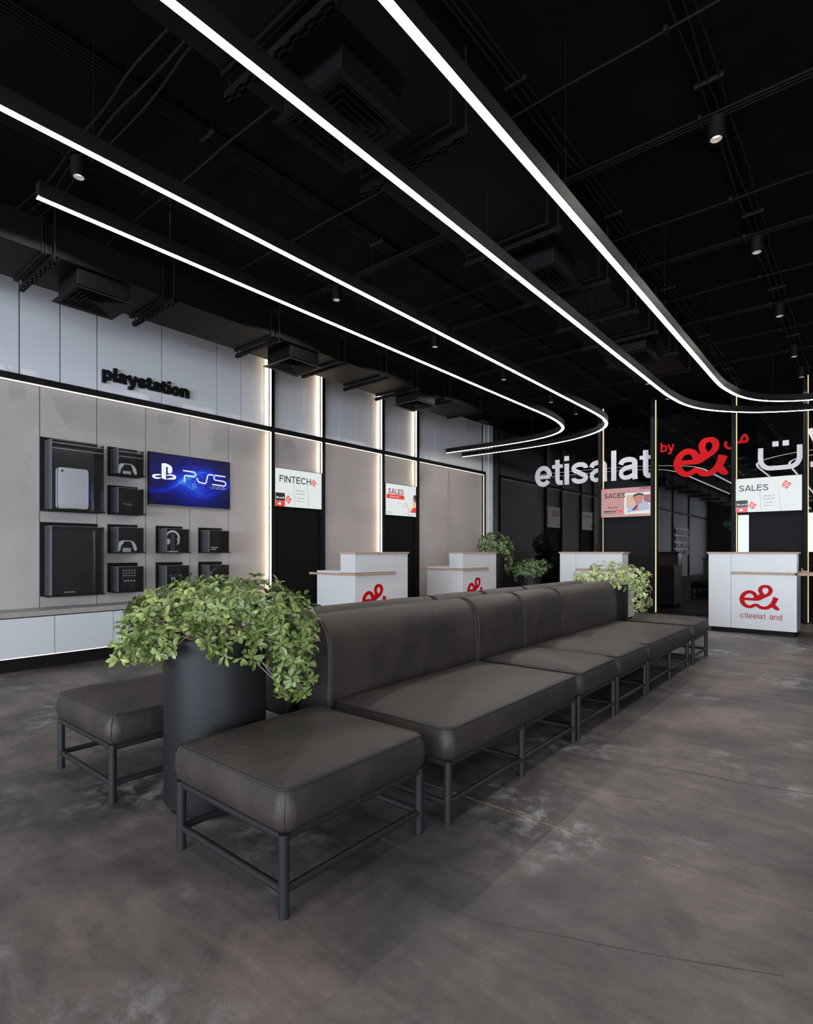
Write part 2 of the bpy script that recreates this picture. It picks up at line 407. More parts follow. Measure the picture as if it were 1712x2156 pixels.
def stroke(mb, pl, pts, d0, d1, smooth=True, k=6, sx=1, sy=1, ox=0, oy=0):
    """pts: (x, y, width) ; solid ribbon between depths d0,d1"""
    P = catmull([(p[0], p[1], p[2]) for p in pts], k) if smooth else [Vector(p) for p in pts]
    vs_ = []; fs = []; N = len(P)
    mb.k = getattr(mb, 'k', 0) + 1; lift = .0007 * (mb.k - 1)
    for i in range(N):
        a = P[max(i - 1, 0)]; b = P[min(i + 1, N - 1)]
        d = Vector(((b.x - a.x) * sx, (b.y - a.y) * sy)); 
        if d.length < 1e-9: d = Vector((1, 0))
        d.normalize(); n = Vector((-d.y, d.x)); w = P[i].z * .5 * abs((sx + sy) / 2)
        for q in (1, -1):
            x = P[i].x * sx + ox + n.x * w * q; y = P[i].y * sy + oy + n.y * w * q
            vs_.append(pl.p(x, y, d0)); vs_.append(pl.p(x, y, d1 + lift + .0005 * i / N))
    for i in range(N - 1):
        a = 4 * i; b = a + 4
        fs += [(a + 1, b + 1, b + 3, a + 3), (a, a + 2, b + 2, b), (a, b, b + 1, a + 1), (a + 2, a + 3, b + 3, b + 2)]
    fs += [(0, 1, 3, 2), (4 * N - 4, 4 * N - 2, 4 * N - 1, 4 * N - 3)]
    mb.add(vs_, fs); return mb

def rect(mb, pl, x0, x1, y0, y1, d0, d1):
    c = [pl.p(x, y, d) for d in (d0, d1) for (x, y) in ((x0, y0), (x1, y0), (x1, y1), (x0, y1))]
    mb.add(c, [(0, 3, 2, 1), (4, 5, 6, 7), (0, 1, 5, 4), (1, 2, 6, 5), (2, 3, 7, 6), (3, 0, 4, 7)]); return mb
def poly(mb, pl, pts, d0, d1):
    n = len(pts); c = [pl.p(x, y, d) for d in (d0, d1) for (x, y) in pts]
    mb.add(c, [tuple(range(n))[::-1], tuple(range(n, 2 * n))] + [(i, (i + 1) % n, n + (i + 1) % n, n + i) for i in range(n)]); return mb

def arc(cx, cy, rx, ry, a0, a1, n=18):
    return [(cx + rx * math.cos(math.radians(a0 + (a1 - a0) * i / n)), cy + ry * math.sin(math.radians(a0 + (a1 - a0) * i / n))) for i in range(n + 1)]
def glyphs(w):
    h = w / 2; X = .73; r = .31 - h; ry = X / 2 + .01 - h; cy_ = X / 2
    ringp = arc(.31, cy_, r, ry, 0, 360, 26)
    G = {}
    G['e'] = (.62, [[(.62 - h * .9, cy_ - .03), (h * .6, cy_ - .03)], arc(.31, cy_, r, ry, -4, 322)], [.8, 1])
    G['t'] = (.38, [[(.19, .90), (.19, .22), (.205, .135), (.25, h + .005), (.38, h)], [(0, X - h * .75), (.38, X - h * .75)]], [1, .75])
    G['i'] = (w, [[(h, 0), (h, X)], [(h, .83), (h, 1.0)]], [1, 1])
    G['s'] = (.60, [[(.60 - h, X - .21)] + arc(.30, X - h - .115, .30 - h, .125, 10, 250, 12) + arc(.30, h + .115, .30 - h, .125, 70, -170, 12) + [(h, .20)]], [.95])
    G['a'] = (.64, [[(h - .02, X - .22)] + arc(.30, X - h - .10, .30 - h, .11, 165, 0, 10) + [(.60 - h, .16), (.61 - h, .0)], [(.60 - h, .46), (.44, .42), (.22, .385), (h + .01, .30), (h - .01, .20), (h + .03, .115), (.19, h - .01), (.33, h), (.48, .15), (.60 - h, .27)]], [1, .88])
    G['l'] = (w, [[(h, 0), (h, 1)]], [1])
    G['p'] = (.62, [[(h, -.22), (h, X)], ringp], [1, .95])
    G['b'] = (.62, [[(h, 0), (h, 1)], ringp], [1, .95])
    G['d'] = (.62, [[(.62 - h, 0), (.62 - h, 1)], ringp], [1, .95])
    G['o'] = (.62, [ringp], [1])
    G['c'] = (.58, [arc(.31, cy_, r, ry, 40, 320)], [1])
    G['n'] = (.58, [[(h, 0), (h, X)], [(h, .42)] + arc(.30, X - h - .16, .28 - h, .17, 150, 0, 10) + [(.58 - h, 0)]], [1, .95])
    G['y'] = (.60, [[(h * .7, X), (.31, .08)], [(.60 - h * .7, X), (.33, -.02), (.26, -.15), (.17, -.20), (.06, -.195)]], [.95, .95])
    G['F'] = (.62, [[(h, 0), (h, 1)], [(h, 1 - h), (.62, 1 - h)], [(h, .52), (.56, .52)]], [1, 1, 1])
    G['I'] = (w, [[(h, 0), (h, 1)]], [1])
    G['N'] = (.76, [[(h, 0), (h, 1)], [(.76 - h, 0), (.76 - h, 1)], [(h, 1 - h * .6), (.76 - h, h * .6)]], [1, 1, 1])
    G['T'] = (.70, [[(.35, 0), (.35, 1)], [(0, 1 - h), (.70, 1 - h)]], [1, 1])
    G['E'] = (.66, [[(h, 0), (h, 1)], [(h, 1 - h), (.66, 1 - h)], [(h, .52), (.62, .52)], [(h, h), (.66, h)]], [1, 1, 1, 1])
    G['C'] = (.80, [arc(.42, .5, .42 - h, .51 - h, 38, 322, 22)], [1])
    G['H'] = (.76, [[(h, 0), (h, 1)], [(.76 - h, 0), (.76 - h, 1)], [(h, .52), (.76 - h, .52)]], [1, 1, 1])
    G['S'] = (.70, [[(.69 - h, .74)] + arc(.35, .745, .34 - h, .255 - h, 20, 260, 12) + arc(.35, .26, .35 - h, .265 - h, 80, -165, 12) + [(h * .8, .26)]], [1])
    G['A'] = (.76, [[(h * .6, 0), (.36, 1)], [(.76 - h * .6, 0), (.40, 1)], [(.17, .30), (.59, .30)]], [1, 1, .9])
    G['L'] = (.60, [[(h, 0), (h, 1)], [(h, h), (.60, h)]], [1, 1])
    G[' '] = (.35, [], [])
    return G
def word_strokes(word, pl, x0, x1, zb, unit, d0, d1, w=.18, gap=.075):
    """sans serif lettering drawn as solid strokes; yields one mesh per letter"""
    G = glyphs(w); tot = sum(G[c][0] for c in word) + gap * (len(word) - 1)
    sx = (x1 - x0) / tot; out = []; x = 0
    for c in word:
        adv, strokes, ws = G[c]; mb = MB()
        for P, k in zip(strokes, ws):
            Q = [(x0 + (x + p[0]) * sx, zb + p[1] * unit, w * k * (unit + sx) / 2) for p in P]
            stroke(mb, pl, Q, d0, d1, False)
        x += adv + gap
        if strokes: out.append(mb)
    return out
def letters(word, pl, x0, x1, zb, unit, d0, d1, w, m, parent, name='letter', gap=.075, spans=None):
    if spans:
        G = glyphs(w)
        return [word_strokes(c, pl, a, b, zb, unit, d0, d1, w * .62 / G[c][0] * unit * G[c][0] / .62 / unit, gap)[0].build(name, m, parent) for c, (a, b) in zip(word, spans)]
    return [mb.build(name, m, parent) for mb in word_strokes(word, pl, x0, x1, zb, unit, d0, d1, w, gap)]

# ------------------------------------------------------------------ dimensions
XW = -6.8      # face of the left wall
YB = 11.35     # face of the glass back wall
ZC = 4.15      # ceiling
YF = -12.0     # shop front behind the camera
XR = 6.0       # right wall

# ------------------------------------------------------------------ floor
fl = struct('floor', MB().box(XW - .4, XR + .2, YF - .2, YB + .3, -.12, -.006), M['joint'])
xs = [XW - .3, -3.54, XR + .1]; ys = [YF - .1, -7.2, -2.6, 2.27, 7.0, YB + .2]
xsplit = {0: -3.54, 1: -3.54, 2: -3.54, 3: -3.54, 4: -3.54}
g = .004
for j in range(5):
    for i in range(2):
        x0 = xs[i]; x1 = xs[i + 1]
        MB().box(x0 + g, x1 - g, ys[j] + g, ys[j + 1] - g, -.05, 0).build('concrete_slab', M['floor'], fl)
for a_, b_ in ((-3.53, XR),):
    MB().box(a_, b_, 2.27 - .0045, 2.27 + .0045, -.01, .0006).build('joint_filler', mat('joint_filler_pale', (.26, .165, .11), .8, var=.5, vscale=12), fl)
def crack(pts, w):
    mb = MB(); P = catmull(pts, 5); rnd = random.Random(3)
    for i in range(len(P) - 1):
        a, b = P[i], P[i + 1]; d = (b - a).normalized(); n = Vector((-d.y, d.x, 0)) * w * rnd.uniform(.3, 1)
        mb.add([(a.x - n.x, a.y - n.y, .0006), (b.x - n.x, b.y - n.y, .0006), (b.x + n.x, b.y + n.y, .0006), (a.x + n.x, a.y + n.y, .0006)], [(0, 1, 2, 3)])
    return mb
M['crack'] = mat('crack_dark', (0.05, 0.045, 0.045), .9)
crack([(-1.39, 3.135, 0), (-1.08, 3.19, 0), (-.80, 3.29, 0), (-.48, 3.32, 0), (-.10, 3.40, 0), (.6, 3.46, 0)], .0038).build('floor_crack', M['crack'], fl)
crack([(-1.20, 2.68, 0), (-1.0, 2.72, 0), (-.83, 2.80, 0), (-.70, 2.82, 0)], .0022).build('floor_crack', M['crack'], fl)
M['smear'] = mat('smear', (0.085, 0.074, 0.070), .6, var=.3, vscale=20)
crack([(-1.374, 1.506, 0), (-1.004, 1.53, 0), (-.74, 1.632, 0), (-.471, 1.741, 0), (-.174, 1.885, 0)], .0018).build('floor_crack', M['smear'], fl)

# ------------------------------------------------------------------ ceiling
ce = struct('ceiling', MB().box(XW - .4, XR + .2, YF - .2, YB + .3, ZC + .03, ZC + .2), M['ceiling'])
# black ceiling boards 1.75 m wide with a fine joint
cy = [YF - .1] + [1.6 - 1.75 * k for k in range(7, 0, -1)] + [1.6, 3.3, 4.15, 5.95, 7.75, 9.6, YB + .2]
cxs = [XW - .3, -4.49, -3.556, -2.2, -.76, 1.0, 2.8, 4.6, XR + .1]
for j in range(len(cy) - 1):
    for i in range(len(cxs) - 1):
        MB().box(cxs[i] + .003, cxs[i + 1] - .003, cy[j] + .003, cy[j + 1] - .003, ZC, ZC + .03).build('ceiling_board', M['ceiling'], ce)

# ------------------------------------------------------------------ left wall
wl = struct('wall_left', MB().box(XW - .4, XW - .03, YF - .2, YB + .3, 0, ZC), M['matte_black'])
G = .005
def panels(ys_, z0, z1, name, m, G=.008):
    for a, b in zip(ys_[:-1], ys_[1:]):
        MB().box(XW - .03, XW, a + G / 2, b - G / 2, z0, z1).build(name, m, wl, bevel=.0015)
ZT0, ZT1 = 2.973, 3.043
# upper glossy white panels, bay by bay
up_start = [YF, -11.1, -9.6, -8.1, -7.72]
for bay in ([YF, -10.5, -9.0, -7.72], [-7.60, -6.6, -5.6, -4.7], [-4.58, -3.2, -1.8, -.4, .6, 1.49, 1.869, 2.25, 2.631, 3.391, 4.159, 4.539, 4.925, 5.015],
            [5.075, 5.677, 6.012], [6.075, 6.439, 6.822, 7.212, 7.451], [7.52, 7.971, 8.459], [8.54, 8.748, 9.13, 9.523, 10.273, 10.945]):
    panels(bay, ZT1, ZC, 'white_panel', M['white_gloss'], .012)
# lower concrete panels
for bay in ([YF, -9.9, -7.72], [-7.60, -4.7], [-4.58, -3.0, -1.5, 0.0, 1.03, 2.055, 2.626, 3.188, 3.766, 4.334, 5.015]):
    panels(bay, 0.0, ZT0, 'concrete_panel', M['wall_concrete'])
panels([6.075, 7.451], 0, ZT0, 'concrete_panel', M['wall_concrete'])
panels([8.54, 10.945], 0, ZT0, 'concrete_panel', M['wall_concrete'])
for a, b in ((5.075, 6.012), (7.52, 8.459)):
    panels([a, b], 1.90, ZT0, 'concrete_panel', M['wall_concrete'])
    MB().box(XW - .03, XW, a, b, 0, 1.90).build('black_panel', M['panel_black'], wl)
# white pier at the far end
MB().box(XW - .03, XW + .02, 11.03, 11.16, 0, ZC).build('white_pier', M['white_lam'], wl)
MB().box(XW - .03, XW + .05, 11.17, YB, 0, ZC).build('white_pier', M['white_lam'], wl)
# black columns (proud of the panels) with warm led tape on the side towards the door
for k, (a, b) in enumerate(((5.017, 5.075), (6.014, 6.075), (7.453, 7.52), (8.461, 8.54), (-4.7, -4.58), (-7.72, -7.60))):
    MB().box(XW - .03, XW + .058, a, b, 0, ZC).build('black_column', M['blackmetal'], wl)
    if k < 4:
        z1 = 0.60 if k == 0 else (1.9 + .57 if k in (1, 3) else 0.0)
        MB().box(XW + .024, XW + .048, a - .005, a, z1, ZT0 - .01).build('led_tape', M['led'], wl)
        MB().box(XW + .024, XW + .048, a - .005, a, ZT1 + .01, ZC - .01).build('led_tape', M['led'], wl)
# horizontal black trim with light line under it
MB().box(XW - .03, XW + .05, YF, 11.03, ZT0, ZT1).build('trim_rail', M['blackmetal'], wl)
for a, b in ((-4.56, 5.0), (5.09, 6.0), (6.09, 7.44), (7.53, 8.45), (8.55, 10.93)):
    MB().box(XW + .030, XW + .046, a, b, ZT0 - .012, ZT0 - .001).build('trim_led', M['led_dim'], wl)
MB().box(XW - .03, XW + .05, 10.965, 11.03, 0, ZT0).build('trim_post', M['blackmetal'], wl)
MB().box(XW + .03, XW + .046, 10.952, 10.964, 0, ZT0 - .012).build('trim_led', M['led_dim'], wl)

# ------------------------------------------------------------------ back wall of black glass
wb = struct('wall_back', MB().box(XW - .4, XR + .2, YB + .02, YB + .3, 0, ZC), M['matte_black'])
fins = [-4.135, -3.115, -1.755, -.722, .62, 1.65]
edges = [XW + .06] + fins + [XR]
for a, b in zip(edges[:-1], edges[1:]):
    MB().box(a + .003, b - .058, YB, YB + .02, 0.03, ZC).build('glass_pane', M['glass_black'], wb)
for x in fins:
    MB().box(x - .055, x, YB - .15, YB + .02, 0, ZC).build('fin_post', M['blackmetal'], wb)
    MB().box(x, x + .008, YB - .035, YB - .012, 0.02, ZC - .02).build('gold_led', M['led_gold'], wb)
MB().box(XW + .05, XR, YB - .02, YB + .02, 0, .03).build('base_rail', M['blackmetal'], wb)
# matte black panels that carry the two screens
for a, b in ((-4.12, -3.175), (-1.56, -.79), (.70, 1.58)):
    MB().box(a, b, YB - .05, YB, 0, 1.90).build('black_panel', mat('panel_charcoal', (.010, .010, .012), .7, spec=.2), wb)

# ------------------------------------------------------------------ right wall and shop front behind the camera
wr = struct('wall_right', MB().box(XR, XR + .15, -.4, YB + .3, 0, ZC).box(XR, XR + .15, YF, -.4, 3.3, ZC).box(XR, XR + .15, YF, -9.6, 0, 3.3), mat('wall_grey', (.20, .20, .21), .7))
wf = struct('wall_front', MB().box(XW - .4, XR + .2, YF - .2, YF, 3.25, ZC).box(XW - .4, -5.6, YF - .2, YF, 0, 3.25), mat('wall_dark', (.05, .05, .055), .6))
def window(name, pts, axis):
    fr = MB(); gl = MB()
    for (a, b) in pts:
        for c in (a, b - .06):
            if axis == 'x': fr.box(c, c + .06, YF - .12, YF - .06, 0, 3.25)
            else: fr.box(XR + .02, XR + .08, c, c + .06, 0, 3.3)
        for z in (0, 1.05, 3.18):
            if axis == 'x': fr.box(a, b, YF - .12, YF - .06, z, z + .06)
            else: fr.box(XR + .02, XR + .08, a, b, z, z + .06)
    o = fr.build(name, M['blackmetal']); o['kind'] = 'structure'
    for (a, b) in pts:
        if axis == 'x': MB().box(a, b, YF - .095, YF - .085, 0.05, 3.2).build('pane', M['window_glass'], o)
        else: MB().box(XR + .045, XR + .055, a, b, 0.05, 3.2).build('pane', M['window_glass'], o)
def wglass():
    m = bpy.data.materials.new('window_glass'); m.use_nodes = True
    nt = m.node_tree; nt.nodes.clear(); o = nt.nodes.new('ShaderNodeOutputMaterial'); t = nt.nodes.new('ShaderNodeBsdfTransparent')
    t.inputs[0].default_value = (.93, .95, .96, 1); nt.links.new(t.outputs[0], o.inputs[0]); return m
M['window_glass'] = wglass()
window('window_1', [(-5.6 + 1.93 * i, -5.6 + 1.93 * (i + 1)) for i in range(6)], 'x')
window('fill_window', [(-9.6 + 1.84 * i, -9.6 + 1.84 * (i + 1)) for i in range(5)], 'y')  # unseen right-hand shop window, added to carry the side fill light

# ------------------------------------------------------------------ e& emblem artwork (unit: 1 = emblem width, y up)
def emblem(pl, x0, z0, w, h, d0, d1, bold=1.22):
    s = 1 / 568.0; t = 1 / 337.0
    def c(p): return ((p[0] - 682) * s * w / w, (1022 - p[1]) * t, p[2] * s)
    S1 = [(912, 862, 52), (890, 812, 48), (845, 787, 44), (795, 787, 44), (742, 815, 48), (712, 862, 54), (712, 912, 56), (738, 958, 50), (790, 987, 42), (845, 985, 40), (890, 964, 40), (930, 966, 40), (970, 990, 42), (1025, 998, 42), (1080, 985, 44), (1130, 945, 50), (1160, 905, 56), (1184, 848, 62)]
    S2 = [(720, 884, 36), (800, 883, 36), (880, 884, 38), (945, 878, 40), (1010, 846, 40), (1072, 815, 42), (1106, 780, 46), (1110, 742, 48), (1085, 710, 44), (1040, 700, 38), (995, 711, 44), (970, 745, 48), (978, 785, 46), (1012, 824, 40)]
    S3 = [(905, 850, 40), (935, 862, 44), (970, 845, 40)]
    S5 = [(942, 862, 48), (962, 838, 44), (985, 815, 36)]
    S4 = [(1125, 950, 54), (1160, 968, 52), (1190, 992, 46), (1228, 1012, 22)]
    mb = MB()
    for S in (S1, S2, S3, S4, S5):
        P = [(x0 + (p[0] - 682) * s * w, z0 + (1022 - p[1]) * t * h, p[2] * s * w * bold) for p in S]
        stroke(mb, pl, P, d0, d1, True, 5)
    return mb

# ------------------------------------------------------------------ back wall sign
BW = Plane2D((0, YB, 0), (1, 0, 0), (0, -1, 0))
sg = thing('wall_sign', 'large white and red lettering mounted on the black glass wall', 'sign', (0, 0, 0))
letters('etisalat', BW, -5.665, -3.19, 2.635, .615, .001, .004, .165, M['white_letter'], sg, spans=((-5.671, -5.263), (-5.258, -5.017), (-4.98, -4.871), (-4.825, -4.452), (-4.422, -4.04), (-3.977, -3.872), (-3.825, -3.436), (-3.418, -3.190)))
letters('by', BW, -3.03, -2.785, 3.11, .185, .001, .004, .17, M['red'], sg, gap=.03)
q = emblem(BW, -2.77, 2.58, .91, .70, .001, .004, 1.5).build('emblem', M['red'], sg)
mb = MB()
def ar(mb, pts, x0, x1, z0, z1, w, d1=.04, k=6, sm=True):
    stroke(mb, BW, [(x0 + p[0] * (x1 - x0), z0 + p[1] * (z1 - z0), w) for p in pts], .001, .004, sm, k)
ar(mb, [(.04, .62), (.0, .38), (.08, .12), (.24, .05), (.40, .14), (.46, .36), (.47, .5)], -1.93, -1.59, 3.04, 3.27, .045)
ar(mb, [(.46, .38), (.7, .40), (.97, .42), (.99, .70), (.90, .95), (.78, .80), (.72, .42)], -1.93, -1.59, 3.06, 3.27, .045)
rect(mb, BW, -1.83, -1.79, 3.21, 3.25, .001, .004)
mb.build('letter', M['red'], sg)
mb = MB()
ar(mb, [(0, 1), (0, .42), (.05, .18), (.14, .05), (.28, 0), (.72, 0), (.86, .05), (.95, .18), (1, .42), (1, 1)], -1.39, -.835, 2.635, 2.995, .078, .05, 6)
rect(mb, BW, -1.22, -1.13, 3.0, 3.09, .001, .004); rect(mb, BW, -1.072, -.982, 3.0, 3.09, .001, .004)
mb.build('letter', M['white_letter'], sg)
# the rest of the word, mostly outside the picture
mb = MB()
rect(mb, BW, -.69, -.55, 2.60, 2.69, .001, .004)
ar(mb, [(0, 1), (.5, .35), (.6, 0), (1, 0), (1, 1)], -.70, -.42, 2.64, 3.24, .075, .05, 5)
mb.build('letter', M['white_letter'], sg)
mb = MB(); rect(mb, BW, -.30, -.22, 2.60, 3.24, .001, .004); mb.build('letter', M['white_letter'], sg)

# ------------------------------------------------------------------ black lettering on the left wall
LW = Plane2D((XW, 0, 0), (0, 1, 0), (1, 0, 0))
pg = thing('wall_lettering', 'raised black lettering on the glossy white panels above the display boxes', 'sign', (0, 0, 0))
letters('playstation', LW, 2.66, 3.745, 3.187, .160, .004, .040, .235, M['black_letter'], pg, spans=((2.671, 2.789), (2.798, 2.838), (2.846, 2.953), (2.955, 3.075), (3.073, 3.185), (3.178, 3.255), (3.258, 3.369), (3.362, 3.44), (3.450, 3.490), (3.497, 3.614), (3.622, 3.741)))

# ------------------------------------------------------------------ screens
def screen(name, label, pl, x0, x1, z0, z1, mface, depth0=.03):
    t = thing(name, label, 'screen', pl.p((x0 + x1) / 2, z0, 0))
    off = Vector(t.location)
    sp = Plane2D(pl.o - off, pl.u, pl.n)
    rect(MB(), sp, x0, x1, z0, z1, .002, depth0).build('housing', M['matte_black'], t)
    e = .008
    f = rect(MB(), sp, x0 + e, x1 - e, z0 + e, z1 - e, depth0, depth0 + .003)
    c = sp.p((x0 + x1) / 2, (z0 + z1) / 2, 0)
    f.build('display', mface, t, loc=c)
    def art(name, fn, m, lvl=1):
        mb_ = MB(); fn(mb_, lambda a: x0 + a * (x1 - x0), lambda b: z0 + b * (z1 - z0), depth0 + .003 + .0012 * (lvl - 1), depth0 + .003 + .0012 * lvl, sp)
        return mb_.build(name, m, t, kind='stuff' if name in ('small_print', 'banner_text') else None)
    return t, art, sp
def R(a0, a1, b0, b1): return lambda mb_, X, Z, d0, d1, sp: rect(mb_, sp, X(a0), X(a1), Z(b0), Z(b1), d0, d1)
def RR(*L_): 
    def f(mb_, X, Z, d0, d1, sp):
        for r in L_: rect(mb_, sp, X(r[0]), X(r[1]), Z(r[2]), Z(r[3]), d0, d1)
    return f
def PP(*L_):
    def f(mb_, X, Z, d0, d1, sp):
        for P in L_: poly(mb_, sp, [(X(a), Z(b)) for a, b in P], d0, d1)
    return f
def SS(w, *L_, sm=True):
    def f(mb_, X, Z, d0, d1, sp):
        for P in L_: stroke(mb_, sp, [(X(p[0]), Z(p[1]), (p[2] if len(p) > 2 else w)) for p in P], d0, d1, sm, 5)
    return f
def TT(body, a0, a1, b0, b1, bold=0):
    def f(mb_, X, Z, d0, d1, sp):
        for q_ in word_strokes(body, sp, X(a0), X(a1), Z(b0), Z(b1) - Z(b0), d0, d1, .13 + bold, .10): mb_.add(q_.v, q_.f)
    return f
def ring(cx, cy, rx, ry, n=16): return [(cx + rx * math.cos(2 * PI * i / n), cy + ry * math.sin(2 * PI * i / n)) for i in range(n)]
def squiggle(rows, seed):
    """rows of unreadable small print"""
    rnd = random.Random(seed)
    def f(mb_, X, Z, d0, d1, sp):
        for (a0, a1, b, h) in rows:
            a = a0
            while a < a1:
                w = rnd.uniform(.008, .02); hh = h * rnd.uniform(.4, 1)
                rect(mb_, sp, X(a), X(min(a + w, a1)), Z(b), Z(b + hh), d0, d1); a += w + rnd.uniform(.006, .016)
    return f
def diamond_mark(cx, cy, s, asp=1.7):
    """small tilted block mark of broken bars"""
    def f(mb_, X, Z, d0, d1, sp):
        for (u0, u1, v0, v1) in ((-1, -.1, .55, 1), (-.1 + .2, 1, .5, 1), (-1, -.5, -.1, .4), (-.3, .3, -.05, .35), (.5, 1, -.1, .35), (-1, .0, -.6, -.25), (.15, 1, -.65, -.25), (-.9, -.2, -1, -.75), (0, .9, -1, -.75)):
            P = []
            for (u, v) in ((u0, v0), (u1, v0), (u1, v1), (u0, v1)):
                a = (u * .8 + v * .55) * s; b = (-u * .6 + v * .8) * s * asp
                P.append((X(cx + a), Z(cy + b)))
            poly(mb_, sp, P, d0, d1)
    return f

# blue console screen
t, art, sp = screen('wall_screen', 'blue glowing wave screen with white logo among the display boxes', LW, 3.206, 4.339, 1.772, 2.432, M['blue_screen'])
MB().box(.03, .034, -.563, .563, -.0, .012).build('bezel_edge', mat('silver_bezel', (.5, .5, .52), .3, metal=.8), t)
art('logo', PP([(.145, .52), (.145, .80), (.185, .815), (.235, .79), (.262, .755), (.268, .70), (.262, .645), (.235, .625), (.215, .635), (.215, .74), (.20, .75), (.195, .745), (.195, .50)]), M['scr_logo'])
art('logo', SS(.022, [(.135, .585, .012), (.09, .575, .02), (.052, .555, .024), (.06, .525, .024), (.10, .515, .02), (.135, .53, .012)], [(.205, .585, .012), (.25, .60, .02), (.30, .575, .026), (.285, .54, .026), (.25, .53, .02), (.205, .515, .01)]), M['scr_logo'])
art('letter', SS(.016, [(.395, .715), (.53, .705), (.548, .68), (.548, .64), (.53, .615), (.42, .622), (.41, .60), (.41, .50)], sm=False), M['scr_logo'])
art('letter', SS(.016, [(.56, .60), (.585, .52), (.66, .50), (.68, .52), (.70, .67), (.72, .695), (.775, .69)], sm=False), M['scr_logo'])
art('letter', SS(.016, [(.935, .685), (.80, .695), (.785, .67), (.785, .61), (.80, .595), (.92, .585), (.938, .56), (.938, .51), (.92, .49), (.76, .50)], sm=False), M['scr_logo'])
art('small_print', squiggle([(.73, .95, .44, .025), (.75, .93, .41, .02), (.50, .56, .46, .02), (.51, .56, .42, .02), (.50, .57, .39, .02)], 4), em('scr_dim', (.25, .4, .8)))

def fintech(pl, name, label, x0, x1, z0, z1, title, tb):
    t, art, sp = screen(name, label, pl, x0, x1, z0, z1, M['scr_white'])
    art('headline', TT(title, *tb, .012), M['scr_black'])
    art('rule_line', SS(.004, [(.38, .64), (.40, .03)], [(.66, .62), (.69, .03)], sm=False), M['scr_grey'])
    art('black_label', R(.012, .195, .16, .36), M['scr_black'], 1)
    art('small_print', squiggle([(.03, .18, .215, .05)], 2), M['scr_white'], 2)
    art('red_label', R(.012, .195, .012, .155), M['scr_red'] if title == 'FINTECH' else M['scr_coral'], 1)
    art('small_print', R(.06, .12, .05, .11), M['scr_white'], 2)
    art('block_mark', diamond_mark(.265, .20, .05), M['scr_red'])
    art('small_print', squiggle([(.43, .61, .44, .04), (.43, .61, .36, .03), (.44, .61, .25, .03), (.44, .61, .17, .03)], 5), M['scr_grey'])
    return t, art, sp
t, art, sp = fintech(LW, 'wall_screen', 'white screen headed FINTECH between the first two black columns', 5.095, 6.038, 1.872, 2.462, 'FINTECH', (.09, .74, .64, .81))
art('block_mark', diamond_mark(.80, .70, .045), M['scr_red'])
t, art, sp = fintech(BW, 'wall_screen', 'white screen headed SALES above the right-hand white counter on the glass wall', -1.755, -.786, 1.876, 2.479, 'SALES', (.06, .51, .62, .79))
art('block_mark', diamond_mark(.77, .74, .055), M['scr_red'])
art('small_print', squiggle([(.71, .94, .18, .03), (.71, .94, .13, .02)], 8), M['scr_pale'])
t.location.y -= .10

t, art, sp = screen('wall_screen', 'white screen with red banner and red-clad figure between third and fourth columns', LW, 7.567, 8.528, 1.868, 2.467, M['scr_white'])
art('headline', TT('SALES', .08, .54, .68, .84, .04), emat('scr_maroon', (.25, .01, .02)))
art('banner', RR((.03, .56, .53, .66)), M['scr_red'])
art('banner_text', squiggle([(.12, .42, .58, .035)], 3), M['scr_white'], 2)
art('picture', PP([(.84, .66), (.88, .72), (.94, .71), (.975, .63), (.97, .53), (.92, .48), (.89, .53)]), M['scr_hair'])
art('picture', PP([(.82, .62), (.88, .60), (.92, .50), (.88, .44), (.84, .50)]), M['scr_skin'], 2)
art('picture', PP([(.74, .20), (.80, .30), (.84, .44), (.90, .48), (.985, .48), (.985, .20)]), M['scr_yellow'])
art('picture', PP([(.76, .14), (.82, .28), (.985, .33), (.985, .14)]), M['scr_red'], 2)
art('picture', SS(.01, [(.58, .46), (.66, .30), (.76, .16)], [(.66, .16), (.74, .15)]), M['scr_coral'])
art('small_print', squiggle([(.03, .2, .10, .03), (.03, .2, .06, .03), (.66, .95, .08, .02), (.66, .85, .04, .02), (.38, .46, .38, .03), (.52, .58, .30, .04)], 6), M['scr_grey'])

t, art, sp = screen('wall_screen', 'pink screen headed SACES with a man in a pale jacket, below the white lettering', BW, -4.138, -3.168, 1.880, 2.470, M['scr_rose'])
art('headline', TT('SACES', .07, .50, .66, .82, .03), M['scr_black'])
art('picture', RR((.48, .985, .10, .80)), M['scr_white'])
art('picture', RR((.52, .70, .30, .74)), M['scr_sand'], 2)
art('picture', RR((.86, .985, .45, .72), (.78, .985, .90, .985)), em('scr_mauve', (.30, .12, .13)), 2)
art('picture', PP([(.52, .14), (.56, .32), (.70, .47), (.80, .50), (.90, .50), (.97, .38), (.985, .14)]), M['scr_blueshirt'], 3)
art('picture', PP([(.66, .62), (.68, .72), (.76, .76), (.84, .74), (.86, .62), (.83, .47), (.76, .40), (.70, .44), (.69, .52)]), M['scr_skin'], 4)
art('picture', PP([(.65, .64), (.67, .74), (.76, .79), (.85, .76), (.87, .66), (.84, .70), (.76, .72), (.69, .68)]), M['scr_hair'], 5)
art('picture', PP([(.63, .22), (.72, .40), (.76, .38), (.72, .22)]), M['scr_hair'], 4)
art('picture', PP([(.68, .22), (.74, .36), (.77, .22)]), M['scr_coral'], 5)
art('picture', PP([(.50, .08), (.50, .14), (.985, .22), (.985, .15)]), M['scr_white'], 4)
art('black_label', R(.06, .30, .15, .23), M['scr_black']); art('red_label', R(.31, .44, .16, .24), M['scr_red'])
art('small_print', squiggle([(.07, .29, .17, .04), (.32, .42, .18, .03)], 9), M['scr_white'], 2)
art('small_print', squiggle([(.15, .35, .32, .07)], 10), M['scr_black'])
